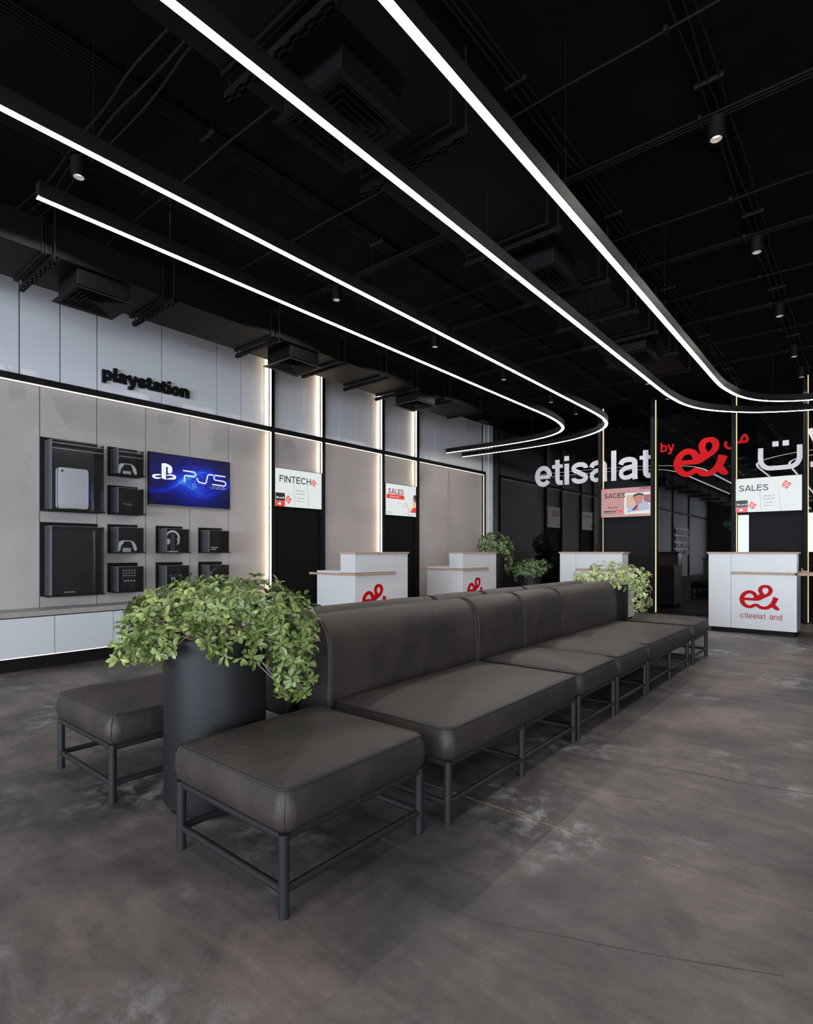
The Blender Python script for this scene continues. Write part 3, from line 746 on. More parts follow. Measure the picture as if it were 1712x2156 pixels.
art('small_print', squiggle([(.08, .42, .52, .03), (.15, .38, .44, .02), (.16, .42, .10, .02)], 11), M['scr_coral'])
t.location.y -= .10

# a fifth screen just outside the picture is seen only in its glow: left out

# ------------------------------------------------------------------ display boxes
def display_case(y0, y1, z0, z1, label, group=None, small=True):
    """origin at the lower back corner; acrylic box on a shelf in front of a black back plate"""
    W_ = y1 - y0; Hh = z1 - z0
    t = thing('display_case', label, 'display case', (XW, y0, z0), group)
    dep = .22; i0 = .03 if small else .04; wid = (W_ - .02); top = Hh - (.04 if small else .045)
    MB().box(.001, .014, 0, W_, 0, Hh).build('back_plate', M['matte_black'], t)
    MB().box(.014, dep + .01, 0, W_ + .0, 0, .012).build('shelf', M['blackmetal'], t)
    a, b, c = i0, i0 + wid - .03, top
    th = .005
    MB().box(.014, dep, a, a + th, .012, c).build('side_pane', M['acrylic_side'], t)
    MB().box(.014, dep, b - th, b, .012, c).build('side_pane', M['acrylic'], t)
    MB().box(dep - th, dep, a + th, b - th, .012, c).build('front_pane', M['acrylic'], t)
    e = .003; ed = MB()
    for yy in (a, b): ed.box(dep - e, dep + e * .3, yy - e / 2, yy + e / 2, .012, c)
    ed.box(dep - e, dep + e * .3, a, b, c - e / 2, c + e / 2)
    for yy in (a, b): ed.box(.014, dep, yy - e / 2, yy + e / 2, c - e / 2, c + e / 2)
    ed.build('edge_line', M['acrylic_edge'], t)
    return t
display_case(2.056, 2.627, 1.632, 2.43, 'large black-backed clear display box holding the white console', None, False)
display_case(2.056, 2.627, .717, 1.516, 'large black-backed clear display box below the white console', None, False)
rows = [(2.083, 2.425), (1.631, 1.976), (1.180, 1.519), (.724, 1.065)]
lab = ['small clear display box left of the blue screen, topmost of its column', 'small clear display box left of the blue screen, second in its column',
       'small clear display box with a white controller, third in its column', 'small clear display box with a dark keypad, lowest of its column']
for (a, b), l in zip(rows, lab): display_case(2.739, 3.081, a, b, l, 'small display boxes on the concrete wall')
display_case(3.31, 3.653, 1.18, 1.52, 'small clear display box holding a silver headset below the blue screen', 'small display boxes on the concrete wall')
display_case(3.31, 3.653, .718, 1.064, 'small clear display box holding a black round speaker', 'small display boxes on the concrete wall')
display_case(3.882, 4.224, 1.18, 1.516, 'small clear display box holding a small dark package, right below the blue screen', 'small display boxes on the concrete wall')
display_case(3.882, 4.224, .718, 1.062, 'small clear display box behind the leaves, lowest at the right', 'small display boxes on the concrete wall')

# white console
def rrect(w, h, r, n=6):
    P = []
    for cx, cy_, a0 in ((w - r, r, -PI / 2), (w - r, h - r, 0), (r, h - r, PI / 2), (r, r, PI)):
        for i in range(n + 1):
            t_ = a0 + PI / 2 * i / n; P.append((cx + r * math.cos(t_), cy_ + r * math.sin(t_)))
    return P
c0 = thing('game_console', 'tall white game console on a black stand in the upper large display box', 'console', (XW + .12, 2.18, 1.646))
cp = Plane2D((0, 0, 0), (0, 1, 0), (1, 0, 0))
P = [(a, b + .02) for a, b in rrect(.30, .44, .03)]
poly(MB(), cp, P, .020, .032).build('side_shell', mat('console_white', (.85, .85, .9), .35), c0, bevel=.003)
poly(MB(), cp, P, -.046, -.034).build('side_shell', mat('console_white_back', (.85, .85, .9), .35), c0, bevel=.003)
MB().box(-.034, .020, .012, .285, .03, .45).build('core', M['matte_black'], c0)
MB().box(-.03, .030, .286, .302, .06, .42).build('edge_light', emat('violet_light', (.25, .2, 1.0), .9), c0)
MB().cyl((-.007, .15, 0.001), (-.007, .15, .020), .06, 24).build('stand', M['matte_black'], c0)
mb = MB(); stroke(mb, cp, [(.02, .425, .008), (.035, .418, .01), (.055, .425, .008)], .032, .0335); rect(mb, cp, .034, .044, .418, .44, .032, .0335); mb.build('logo', M['blackmetal'], c0)

def controller(y, z, label, red=False):
    t = thing('game_controller', label, 'controller', (XW + .11, y, z))
    wh = mat('controller_white', (.80, .80, .84), .35)
    # body: loft through a fan of tube sections, two horns down
    mb = MB(); mb.tube([(0, -.075, .10), (0, -.05, .112), (0, 0, .115), (0, .05, .112), (0, .075, .10)], [.020, .026, .024, .026, .020], 12)
    mb.tube([(0, -.065, .108), (.01, -.085, .07), (.02, -.095, .035), (.024, -.092, .014)], [.024, .022, .018, .011], 12)
    mb.tube([(0, .065, .108), (.01, .085, .07), (.02, .095, .035), (.024, .092, .014)], [.024, .022, .018, .011], 12)
    mb.build('body', wh, t, smooth=True)
    poly(MB(), Plane2D((.012, 0, 0), (0, 1, 0), (1, 0, 0)), [(-.05, .10), (-.035, .125), (.035, .125), (.05, .10), (.06, .06), (.05, .05), (.04, .085), (-.04, .085), (-.05, .05), (-.06, .06)], 0, .016).build('face_plate', M['matte_black'], t)
    for s in (-1, 1):
        MB().cyl((.022, s * .028, .088), (.040, s * .028, .088), .012, 14).build('thumb_stick', M['matte_black'], t)
        MB().box(-.02, .004, s * .052 - .014, s * .052 + .014, .118, .134).build('trigger', wh, t, bevel=.003)
    MB().box(-.01, .02, -.045, .045, 0, .05).build('stand', mat('clear_stand', (.55, .57, .62), .2), t, bevel=.004)
    if red: MB().box(.024, .028, .088, .104, .02, .06).build('accent', M['scr_coral'], t)
    return t
controller(2.91, 2.095, 'white game controller in the topmost small display box')
controller(2.91, 1.192, 'white game controller with a red accent in the third small display box', True)
# silver headset
t = thing('headset', 'silver and white headset on a stand below the blue screen', 'headset', (XW + .11, 3.47, 1.192))
wh = mat('headset_white', (.78, .78, .80), .3)
pts = [(0, .085 * math.cos(a), .175 + .085 * math.sin(a)) for a in [PI * (-.25 + 1.5 * i / 20) for i in range(21)]]
MB().tube(pts, .012, 10).build('headband', wh, t, smooth=True)
for s in (-1, 1):
    MB().cyl((0, s * .05, .13), (0, s * .075, .13), .038, 20).build('ear_cup', wh, t, smooth=True)
    MB().cyl((0, s * .038, .13), (0, s * .05, .13), .034, 20).build('ear_pad', M['matte_black'], t)
MB().box(-.04, .04, -.06, .06, 0, .012).build('stand_base', wh, t, bevel=.003)
MB().box(-.01, .01, -.022, -.006, .012, .235).box(-.01, .01, .006, .022, .012, .235).build('stand_post', M['chrome'], t)
# small acrylic riser in second box
t = thing('product_riser', 'small clear riser with silver marks in the second small display box', 'riser', (XW + .11, 2.91, 1.643))
MB().box(-.05, .05, -.065, .065, 0.0, .006).box(-.05, .05, -.07, -.065, 0, .10).box(-.05, .05, .065, .07, 0, .10).box(-.05, .05, -.07, .07, .10, .106).build('body', M['acrylic'], t)
for yy in (-.045, -.015, .015, .045): MB().box(.0, .02, yy - .008, yy + .008, .106, .122).build('clip', M['chrome'], t)
# keypad device
t = thing('keypad_device', 'black control keypad with rows of lit buttons in the lowest small display box', 'keypad', (XW + .10, 2.93, .736))
MB().box(-.05, .02, -.085, .095, 0, .27).build('body', M['matte_black'], t, bevel=.006)
kb = emat('key_light', (.35, .36, .4), .8)
for r in range(3):
    for c in range(5): MB().box(.02, .023, -.065 + c * .032, -.05 + c * .032, .235 - r * .03, .243 - r * .03).build('button', kb, t)
for c in range(4): MB().box(.02, .023, -.05 + c * .035, -.035 + c * .035, .11, .125).build('button', kb, t)
MB().cyl((.02, .03, .055), (.035, .03, .055), .028, 20).build('dial', M['steel_frame'], t)
# round black speaker
t = thing('round_speaker', 'glossy black rounded speaker in the display box left of the lowest right one', 'speaker', (XW + .11, 3.50, .730))
MB().lathe([(0.001, 0), (.06, 0), (.075, .03), (.085, .09), (.082, .16), (.07, .215), (.045, .24), (.001, .245)], n=28).build('body', mat('gloss_black', (.006, .006, .006), .12), t, smooth=True)
MB().lathe([(.083, .158), (.088, .166), (.081, .174)], n=28).build('trim_ring', M['chrome'], t, smooth=True)
# small package
t = thing('small_package', 'small dark package with pale print in the display box right below the blue screen', 'box', (XW + .11, 4.03, 1.192))
MB().box(-.04, .04, -.07, .07, 0, .085).build('carton', M['matte_black'], t, bevel=.003)
for k, z in enumerate((.055, .03)): MB().box(.04, .0415, -.05, .05 - k * .03, z, z + .012).build('print', M['scr_grey'], t)
# glass figure in last box
t = thing('glass_stand', 'clear tilted product stand in the display box behind the leaves', 'stand', (XW + .11, 4.03, .730))
MB().box(-.05, .05, -.07, .07, 0, .01).build('base', M['acrylic'], t)
MB().tube([(0, -.05, .01), (.01, -.03, .2), (0, .05, .24)], .006, 8).build('arm', M['chrome'], t)
# print marks on lower large box
t = thing('dark_monitor', 'dark glossy panel standing in the lower large display box', 'monitor', (XW + .06, 2.34, .73))
MB().box(-.02, .02, -.235, .24, 0, .70).build('casing', mat('smoked', (.02, .019, .02), .15), t, bevel=.004)
MB().box(.02, .0215, -.08, .03, .02, .028).build('print', M['scr_grey'], t)
t = thing('dark_monitor', 'dark glossy backing panel behind the white console', 'monitor', (XW + .035, 2.34, 1.645))
MB().box(-.01, .01, -.235, .24, 0, .70).build('casing', mat('smoked_glass', (.035, .033, .033), .12), t, bevel=.003)

# ------------------------------------------------------------------ wall cabinet
cb = thing('wall_cabinet', 'long low white cabinet with a grey top along the concrete wall', 'cabinet', (XW, 0, 0))
XF = .40
MB().box(.001, XF - .02, -3.4, 5.0, .155, .545).build('carcass', M['matte_black'], cb)
MB().box(.001, XF + .005, -3.4, 5.0, .550, .600).build('cabinet_top', M['grey_top'], cb, bevel=.003)
yy = 2.068 - .575 * 9
while yy < 4.95:
    MB().box(XF - .02, XF, yy + .003, min(yy + .575, 5.0) - .003, .158, .540).build('door', mat('cabinet_white', (.62, .63, .66), .3) if 'cabw' not in M else M['cabw'], cb, bevel=.0015)
    if 'cabw' not in M: M['cabw'] = bpy.data.materials['cabinet_white']
    yy += .575
MB().box(XF - .015, XF - .001, -3.4, 5.0, .148, .155).build('led_line', M['led_dim'], cb)
MB().box(.001, XF - .12, -3.4, 5.0, 0, .15).build('plinth', M['matte_black'], cb)

# ------------------------------------------------------------------ reception counters
def counter(label, loc, rotz, words, group='white reception counters'):
    """local: front face looks to -y, x from 0 (logo side end) ... width 1.12 ; low worktop wing"""
    t = thing('reception_counter', label, 'counter', loc, group); t.rotation_euler = (0, 0, rotz)
    W_ = 1.10; xs_ = .297; ZL = .865; ZLt = .905
    # tall narrow column panel at x 0..xs_, wide front at xs_..W_
    MB().box(.001, xs_ - .002, 0, .02, .07, 1.165).build('front_panel', M['white_lam'], t, bevel=.001)
    MB().box(xs_ + .002, W_, 0, .02, .07, ZL).build('front_panel', M['white_lam'], t, bevel=.001)
    MB().box(xs_ + .002, W_, 0, .02, ZLt, 1.165).build('front_panel', M['white_lam'], t, bevel=.001)
    MB().box(0.0, W_ - .001, .02, .30, .905, 1.164).box(0, W_ - .001, .02, .62, .07, ZL).build('body', M['white_lam'], t, bevel=.001)
    MB().box(-.02, W_ + .025, -.015, .32, 1.165, 1.192).build('counter_top', M['wood'], t, bevel=.002)
    MB().box(xs_ - .003, W_ + .005, -.014, .005, ZL, ZLt - .008).build('wood_edge', M['wood'], t, bevel=.002)
    MB().box(.01, W_, .02, .62, ZL, ZLt).build('worktop', M['white_lam'], t)
    MB().box(W_ - .02, W_ + .018, -.014, .80, ZL, ZLt - .008).build('wood_edge', M['wood'], t, bevel=.002)
    MB().box(.03, W_ - .03, .03, .58, 0, .07).build('plinth', M['matte_black'], t)
    fp = Plane2D((0, 0, 0), (1, 0, 0), (0, -1, 0))
    emblem(fp, .415, .36, .50, .355, .001, .006).build('emblem', M['red'], t)
    if words:
        mb_ = MB()
        for q_ in word_strokes('ctieeiat and', fp, .42, .93, .225, .085, .001, .004, .13, .12): mb_.add(q_.v, q_.f)
        mb_.build('lettering', M['red_print'], t)
    return t
# counters 1 and 2 face the bench (+x): rotate by +90 deg -> front normal (+x), local x runs along +y ... mirrored layout
def counter_side(label, loc, words):
    """same desk turned to face +x; the low wing end points to the door"""
    t = thing('reception_counter', label, 'counter', loc, 'white reception counters')
    L_ = 1.125; sm = L_ - .297; ZL = .865; ZLt = .905
    MB().box(-.02, 0, sm + .002, L_, .07, 1.165).build('front_panel', M['white_lam'], t, bevel=.001)
    MB().box(-.02, 0, 0, sm - .002, .07, ZL).build('front_panel', M['white_lam'], t, bevel=.001)
    MB().box(-.02, 0, 0, sm - .002, ZLt, 1.165).build('front_panel', M['white_lam'], t, bevel=.001)
    MB().box(-.29, -.02, 0, L_ - .001, ZLt, 1.164).box(-.78, -.02, 0, L_ - .001, .07, ZL).build('body', M['white_lam'], t, bevel=.001)
    MB().box(-.78, -.29, 0.0, L_, ZL, ZLt + .02).build('worktop', M['white_lam'], t)
    MB().box(-.31, .015, -.01, L_ + .02, 1.165, 1.192).build('counter_top', M['wood'], t, bevel=.002)
    MB().box(0, .014, -.012, sm + .01, ZL, ZLt - .006).build('wood_edge', M['wood'], t, bevel=.002)
    MB().box(-.94, 0, -.014, .0, ZL, ZLt - .006).build('wood_edge', M['wood'], t, bevel=.002)
    MB().box(-.74, -.03, .03, L_ - .03, 0, .07).build('plinth', M['matte_black'], t)
    fp = Plane2D((0, 0, 0), (0, 1, 0), (1, 0, 0))
    emblem(fp, .14, .36, .52, .37, .001, .006).build('emblem', M['red'], t)
    mb_ = MB()
    for q_ in word_strokes('ctieeiat and', fp, .15, .66, .225, .085, .001, .004, .13, .12): mb_.add(q_.v, q_.f)
    mb_.build('lettering', M['red_print'], t)
    return t
M['red_print'] = mat('red_print', (.45, .06, .07), .5)
counter_side('white stepped counter nearest the camera, in front of the third wall column', (-5.35, 5.363, 0), False)
counter_side('white stepped counter standing second along the concrete wall', (-5.35, 7.99, 0), False)
counter('white counter by the black glass wall, partly behind the pale bush', (-4.209, 9.40, 0), 0, True)
counter('white counter with red emblem and lettering at the right end of the glass wall', (-1.824, 9.40, 0), 0, True)
# side desk wing at the right end of the fourth counter
t = thing('side_desk', 'low wood-edged desk board joined to the right of the lettered counter', 'desk', (-.70, 9.39, 0))
MB().box(0, 1.3, 0, .60, .862, .900).build('desk_top', M['wood'], t, bevel=.002)
MB().box(1.22, 1.26, .04, .56, 0, .862).build('leg_panel', M['white_lam'], t)
t = thing('card_holder', 'small pale wooden card holder at the right end of the lettered counter', 'holder', (-.70, 9.78, .90))
MB().box(0, .09, 0, .12, 0, .02).box(0, .012, 0, .12, .02, .055).build('body', M['wood'], t)

# ------------------------------------------------------------------ seating
LEG_R = .0185; RAIL_R = .0145
def rring(x0, x1, y0, y1, r, n=6):
    P = []
    for cx, cy_, a0 in ((x1 - r, y0 + r, -PI / 2), (x1 - r, y1 - r, 0), (x0 + r, y1 - r, PI / 2), (x0 + r, y0 + r, PI)):
        for i in range(n + 1):
            t_ = a0 + PI / 2 * i / n; P.append(Vector((cx + r * math.cos(t_), cy_ + r * math.sin(t_), 0)))
    # add points along the sides
    Q = []
    for i in range(len(P)):
        a, b = P[i], P[(i + 1) % len(P)]; Q.append(a); L_ = (b - a).length
        if L_ > .12:
            k = int(L_ / .06)
            for j in range(1, k): Q.append(a.lerp(b, j / k))
    return Q
def cushion_mesh(w, d, z0, zs, zt, r=.055, seed=1):
    """rounded block; seam ring at zs, crowned top to zt. local, centred"""
    base = rring(-w / 2, w / 2, -d / 2, d / 2, r); n = len(base)
    rnd = random.Random(seed)
    rings = []
    def off(o):  # offset ring outward by o
        return rring(-w / 2 - o, w / 2 + o, -d / 2 - o, d / 2 + o, max(r + o, .01))
    wob = [rnd.uniform(-1, 1) for _ in range(n)]
    for (o, z, k) in ((-.05, z0, 0), (-.018, z0 + .006, 0), (.004, z0 + .03, .2), (.012, z0 + (zs - z0) * .45, 1), (.008, z0 + (zs - z0) * .75, 1), (-.006, zs - .006, .2), (-.010, zs, 0)):
        R_ = off(0)
        out = []
        for i, p in enumerate(R_):
            # direction outward
            q = Vector((max(min(p.x, w / 2 - r), -w / 2 + r), max(min(p.y, d / 2 - r), -d / 2 + r), 0)); nn = (p - q)
            if nn.length < 1e-6: nn = p.copy()
            nn.normalize()
            out.append(p + nn * (o + .0018 * k * wob[i]) + Vector((0, 0, z)))
        rings.append(out)
    top0 = rings[-1]
    for s in (.985, .955, .90, .80, .66, .5, .33, .16):
        h = (zt - zs) * (1 - s ** 3.2) + .006
        rings.append([Vector((p.x * s, p.y * s, zs + h)) for p in top0])
    vs_ = [p for R_ in rings for p in R_]; fs = []
    for j in range(len(rings) - 1):
        for i in range(n): fs.append((j * n + i, j * n + (i + 1) % n, (j + 1) * n + (i + 1) % n, (j + 1) * n + i))
    vs_.append(Vector((0, 0, zt + .006))); c = len(vs_) - 1; l = (len(rings) - 1) * n
    for i in range(n): fs.append((l + i, l + (i + 1) % n, c))
    fs.append(tuple(range(n))[::-1])
    mb = MB(); mb.add(vs_, fs)
    return mb, top0
def seat_parts(t, w, d, leg_ys, seed):
    mb, seam = cushion_mesh(w - .012, d - .022, .266, .413, .458, .046, seed)
    mb.build('cushion', M['leather'], t, smooth=True)
    MB().tube([p + Vector((0, 0, .003)) for p in seam], .0048, 6, True).build('piping', M['piping'], t, smooth=True)
    # corner seams
    for sx in (-1, 1):
        for sy in (-1, 1):
            cx, cy_ = sx * ((w - .012) / 2 - .046), sy * ((d - .022) / 2 - .046); a = Vector((sx, sy, 0)).normalized()
            pts_ = [Vector((cx, cy_, z)) + a * rr for z, rr in ((.281, .037), (.297, .0495), (.332, .0582), (.380, .0548), (.407, .041))]
            MB().tube(pts_, .0022, 5).build('corner_seam', M['piping'], t, smooth=True)
    lx = w / 2 - .03
    for sx in (-1, 1):
        for y in leg_ys:
            MB().cyl((sx * lx, y, 0), (sx * lx, y, .275), LEG_R, 20).build('leg', M['steel_frame'], t, smooth=True)
    mb = MB()
    for sx in (-1, 1): mb.cyl((sx * lx, leg_ys[0], .262), (sx * lx, leg_ys[-1], .262), RAIL_R, 12)
    for y in (leg_ys[0], leg_ys[-1]): mb.cyl((-lx, y, .262), (lx, y, .262), RAIL_R, 12)
    mb.box(-lx, lx, leg_ys[0], leg_ys[-1], .256, .267)
    mb.build('seat_frame', M['steel_frame'], t, smooth=True)
    for sx in (-1, 1):
        for a, b in zip(leg_ys[:-1], leg_ys[1:]): MB().cyl((sx * lx, a, .088), (sx * lx, b, .088), RAIL_R, 14).build('stretcher', M['steel_frame'], t, smooth=True)
    for y in leg_ys: MB().cyl((-lx, y, .088), (lx, y, .088), RAIL_R, 14).build('stretcher', M['steel_frame'], t, smooth=True)

def ottoman(x0, x1, y0, y1, label, seed):
    t = thing('ottoman', label, 'ottoman', ((x0 + x1) / 2, (y0 + y1) / 2, 0), 'backless leather seats at the ends of the bench')
    w = x1 - x0; d = y1 - y0
    seat_parts(t, w, d, (-d / 2 + .03, d / 2 - .03), seed); return t
ottoman(-2.155, -1.437, 1.11, 1.885, 'backless leather seat at the near end, in front of the big planter', 1)
ottoman(-3.46, -2.742, 1.11, 1.885, 'backless leather seat at the near left, behind the big planter', 2)
ottoman(-2.10, -1.37, 6.42, 7.11, 'backless leather seat at the far right end of the bench', 3)
ottoman(-3.44, -2.72, 6.42, 7.11, 'backless leather seat at the far left end, hidden behind the bench', 4)

def back_mesh(y0, y1, sgn):
    """profile in (u = away from seat front face, z); u=0 is the front face by the seat"""
    prof = [(0.0, .29), (.0, .40), (-.004, .55), (.0, .68), (.012, .75), (.042, .810), (.09, .845), (.145, .855), (.19, .845), (.228, .81), (.245, .76), (.25, .6), (.25, .29)]
    P = catmull([(a, b, 0) for a, b in prof], 2)
    c = Vector((.125, .5, 0))
    L_ = y1 - y0; ts = [0, .006, .02, .05] + [L_ * k / 12 for k in range(1, 12)] + [L_ - .05, L_ - .02, L_ - .006, L_]
    ts = sorted(ts)
    mb = MB(); vs_ = []; fs = []; n = len(P)
    for t_ in ts:
        e = min(t_, L_ - t_)
        ins = .012 * max(0, 1 - e / .022) ** 2 - .006 * min(1, e / .25)
        for p in P:
            d = (c - p)
            if p.y < .55: d = Vector((c.x - p.x, 0, 0))
            if d.length > 0: d.normalize()
            q = p + d * ins
            vs_.append((-sgn * q.x, y0 + t_, q.y))
    for j in range(len(ts) - 1):
        for i in range(n - 1): fs.append((j * n + i, j * n + i + 1, (j + 1) * n + i + 1, (j + 1) * n + i))
        fs.append((j * n + n - 1, j * n, (j + 1) * n, (j + 1) * n + n - 1))
    fs += [tuple(range(n)), tuple(range((len(ts) - 1) * n, len(ts) * n))[::-1]]
    mb.add(vs_, fs)
    return mb, [Vector((-sgn * p.x, 0, p.y)) for p in P]
def bench(side, y0, y1, legs, label, seed):
    # side +1: seat towards +x (right row)
    if side > 0: x0, x1, xb = -2.15, -1.385, -2.15
    else: x0, x1, xb = -3.50, -2.735, -2.735
    t = thing('bench_module', label, 'bench', ((x0 + x1) / 2, (y0 + y1) / 2, 0), 'leather bench units with backrest')
    w = x1 - x0; d = y1 - y0
    seat_parts(t, w, d, legs, seed)
    mb, prof = back_mesh(-d / 2 - .003, d / 2 + .003, side)
    off = Vector((xb - (x0 + x1) / 2, 0, 0))
    mb.v = [tuple(Vector(v) + off) for v in mb.v]
    bk = mb.build('backrest', M['leather'], t, smooth=True)
    for yy_ in (-d / 2 + .012, d / 2 - .012):
        pts_ = [off + p * 1.0 + Vector((0, yy_, 0)) for p in prof]
        cc = off + Vector((-side * .125, yy_, .5))
        pts_ = [p + ((p - cc).normalized() * .001) for p in pts_]
        MB().tube(pts_, .0034, 6).build('piping', M['piping'], bk, smooth=True)
    xx = off.x - side * .125
    MB().box(xx - .10, xx + .10, -d / 2 + .02, d / 2 - .02, .262, .30).build('back_support', M['steel_frame'], t)
    for yy_ in (legs[0], legs[-1]):
        MB().cyl((off.x - side * .2, yy_, 0), (off.x - side * .2, yy_, .27), LEG_R, 16).build('leg', M['steel_frame'], t, smooth=True)
    return t
mods = [(1.965, 3.385, 'double'), (3.405, 4.105, 'single'), (4.125, 4.855, 'single'), (4.875, 6.30, 'double')]
wr_ = ['first wide leather bench unit of the right row, nearest the camera', 'second leather bench unit of the right row, narrow', 'third leather bench unit of the right row, narrow', 'fourth leather bench unit of the right row, wide and farthest']
wl_ = ['first wide leather bench unit of the left row, behind the big planter', 'second leather bench unit of the left row, back to back with the narrow one', 'third leather bench unit of the left row, its backrest just showing', 'fourth leather bench unit of the left row, farthest from the camera']
for i, (a, b, k) in enumerate(mods):
    d = b - a; legs = (-d / 2 + .03, d / 2 - .03) if k == 'single' else (-d / 2 + .03, 0, d / 2 - .03)
    bench(1, a, b, legs, wr_[i], 10 + i); bench(-1, a, b, legs, wl_[i], 20 + i)

# ------------------------------------------------------------------ planters and bushes
def planter(x, y, r, h, label):
    t = thing('planter', label, 'planter', (x, y, 0), 'round black planters')
    MB().lathe([(r - .03, 0.0), (r - .03, .03)], n=56).build('base_ring', M['matte_black'], t, smooth=True)
    MB().lathe([(.001, .03), (r - .02, .03), (r - .004, .036), (r, .05), (r, h - .01), (r - .004, h), (r - .018, h), (r - .022, h - .01), (r - .022, h - .07)], n=56).build('pot', M['planter'], t, smooth=True)
    MB().lathe([(.001, h - .06), (r - .02, h - .06)], n=40).build('soil', M['soil'], t)
    return t
def leaf_mesh_geo(L_, W_):
    """obovate leaf, folded on the midrib: 8 quads"""
    st = [(0, .06), (.25, .42), (.55, .92), (.8, .85), (1.0, .12)]
    vs_ = []; fs = []
    for a, w in st:
        bend = -.18 * a * a * L_
        vs_ += [Vector((a * L_, -w * W_ / 2, bend + w * W_ * .16)), Vector((a * L_, 0, bend)), Vector((a * L_, w * W_ / 2, bend + w * W_ * .16))]
    for i in range(len(st) - 1):
        o = 3 * i; fs += [(o, o + 1, o + 4, o + 3), (o + 1, o + 2, o + 5, o + 4)]
    return vs_, fs
CR = Vector((math.cos(ANG), math.sin(ANG), 0)); CF = Vector((math.sin(ANG), -math.cos(ANG), 0))
def bush(t, blobs, n_cl, leafL, leafW, m, seed, single=0, per=6, zpot=.76, spread=1.0, nst=40):
    """blobs: (along row direction, towards window side, height, radii) in the planter's own frame"""
    rnd = random.Random(seed)
    lv, lf = leaf_mesh_geo(leafL, leafW)
    B = []
    for (a, b, z, ra, rb, rz) in blobs: B.append((CR * a + CF * b + Vector((0, 0, z)), ra, rb, rz))
    def inside(p, B_, k=.72):
        for (c, ra, rb, rz) in B_:
            d = p - c; u = d.dot(CR) / (ra * k); v = d.dot(CF) / (rb * k); w = d.z / (rz * k)
            if u * u + v * v + w * w < 1: return True
        return False
    wts = [b[1] * b[3] + b[2] * b[3] + b[1] * b[2] for b in B]
    leaves = []; tips = []
    tries = 0
    while len(tips) < n_cl and tries < n_cl * 30:
        tries += 1
        c, ra, rb, rz = rnd.choices(B, wts)[0]
        th = rnd.uniform(0, 2 * PI); ph = math.acos(rnd.uniform(-1, 1))
        s = rnd.uniform(.80, 1.12)
        n = CR * (math.sin(ph) * math.cos(th)) + CF * (math.sin(ph) * math.sin(th)) + Vector((0, 0, math.cos(ph)))
        p = c + CR * (ra * s * math.sin(ph) * math.cos(th)) + CF * (rb * s * math.sin(ph) * math.sin(th)) + Vector((0, 0, rz * s * math.cos(ph)))
        if inside(p, [q_ for q_ in B if q_[0] is not c]): continue
        # keep clear of the pot wall
        if (Vector((p.x, p.y, 0)).length < .27 and p.z < zpot): continue
        tips.append((p, (n + Vector((0, 0, .5))).normalized()))
    for (p, n) in tips:
        a = n.orthogonal().normalized(); b = n.cross(a); ph0 = rnd.uniform(0, 2 * PI)
        for k in range(per):
            t_ = ph0 + 2 * PI * k / per + rnd.uniform(-.3, .3); el = rnd.uniform(-.1, .85)
            d = ((a * math.cos(t_) + b * math.sin(t_)) * math.cos(el) + n * math.sin(el)).normalized()
            side = d.cross(n); 
            if side.length < 1e-4: side = a
            side.normalize(); up = side.cross(d).normalized()
            if rnd.random() < .5: side = (side + up * rnd.uniform(-.6, .6)).normalized(); up = side.cross(d).normalized()
            s = rnd.uniform(.65, 1.15); o = p + n * rnd.uniform(-.01, .012) + d * .004
            mtx = Matrix(((d.x * s, side.x * s, up.x * s, o.x), (d.y * s, side.y * s, up.y * s, o.y), (d.z * s, side.z * s, up.z * s, o.z), (0, 0, 0, 1)))
            leaves.append(mtx)
    # nearest leaves become parts of their own
    camdir = Vector((0, 0, 1.2)) - Vector(t.location)
    leaves.sort(key=lambda q_: -(Vector(q_.translation).dot(camdir.normalized())))
    me = None
    if single:
        me = bpy.data.meshes.new('leaf'); me.from_pydata(lv, [], lf); me.materials.append(m)
        me.polygons.foreach_set('use_smooth', [True] * len(me.polygons))
        for q_ in leaves[:single]:
            o = bpy.data.objects.new('leaf', me); COL.objects.link(o); o.parent = t; o.matrix_local = q_
    mb = MB()
    for q_ in leaves[single:]: mb.add([q_ @ v for v in lv], lf)
    me2 = bpy.data.meshes.new('foliage'); me2.from_pydata(mb.v, [], mb.f); me2.materials.append(m)
    me2.polygons.foreach_set('use_smooth', [True] * len(me2.polygons))
    o = bpy.data.objects.new('foliage', me2); COL.objects.link(o); o.parent = t; o['kind'] = 'stuff'
    mb = MB()
    for (p, n) in rnd.sample(tips, min(nst, len(tips))):
        r0 = Vector((rnd.uniform(-.1, .1), rnd.uniform(-.1, .1), zpot - .03)); mid = r0.lerp(p, .45) + Vector((0, 0, .08)) + n * .02
        mb.tube(catmull([r0, mid, p], 4), [.0035] * 4 + [.003] * 2 + [.0022] * 3, 5)
    mb.build('twigs', M['stem'], t, smooth=True, kind='stuff')

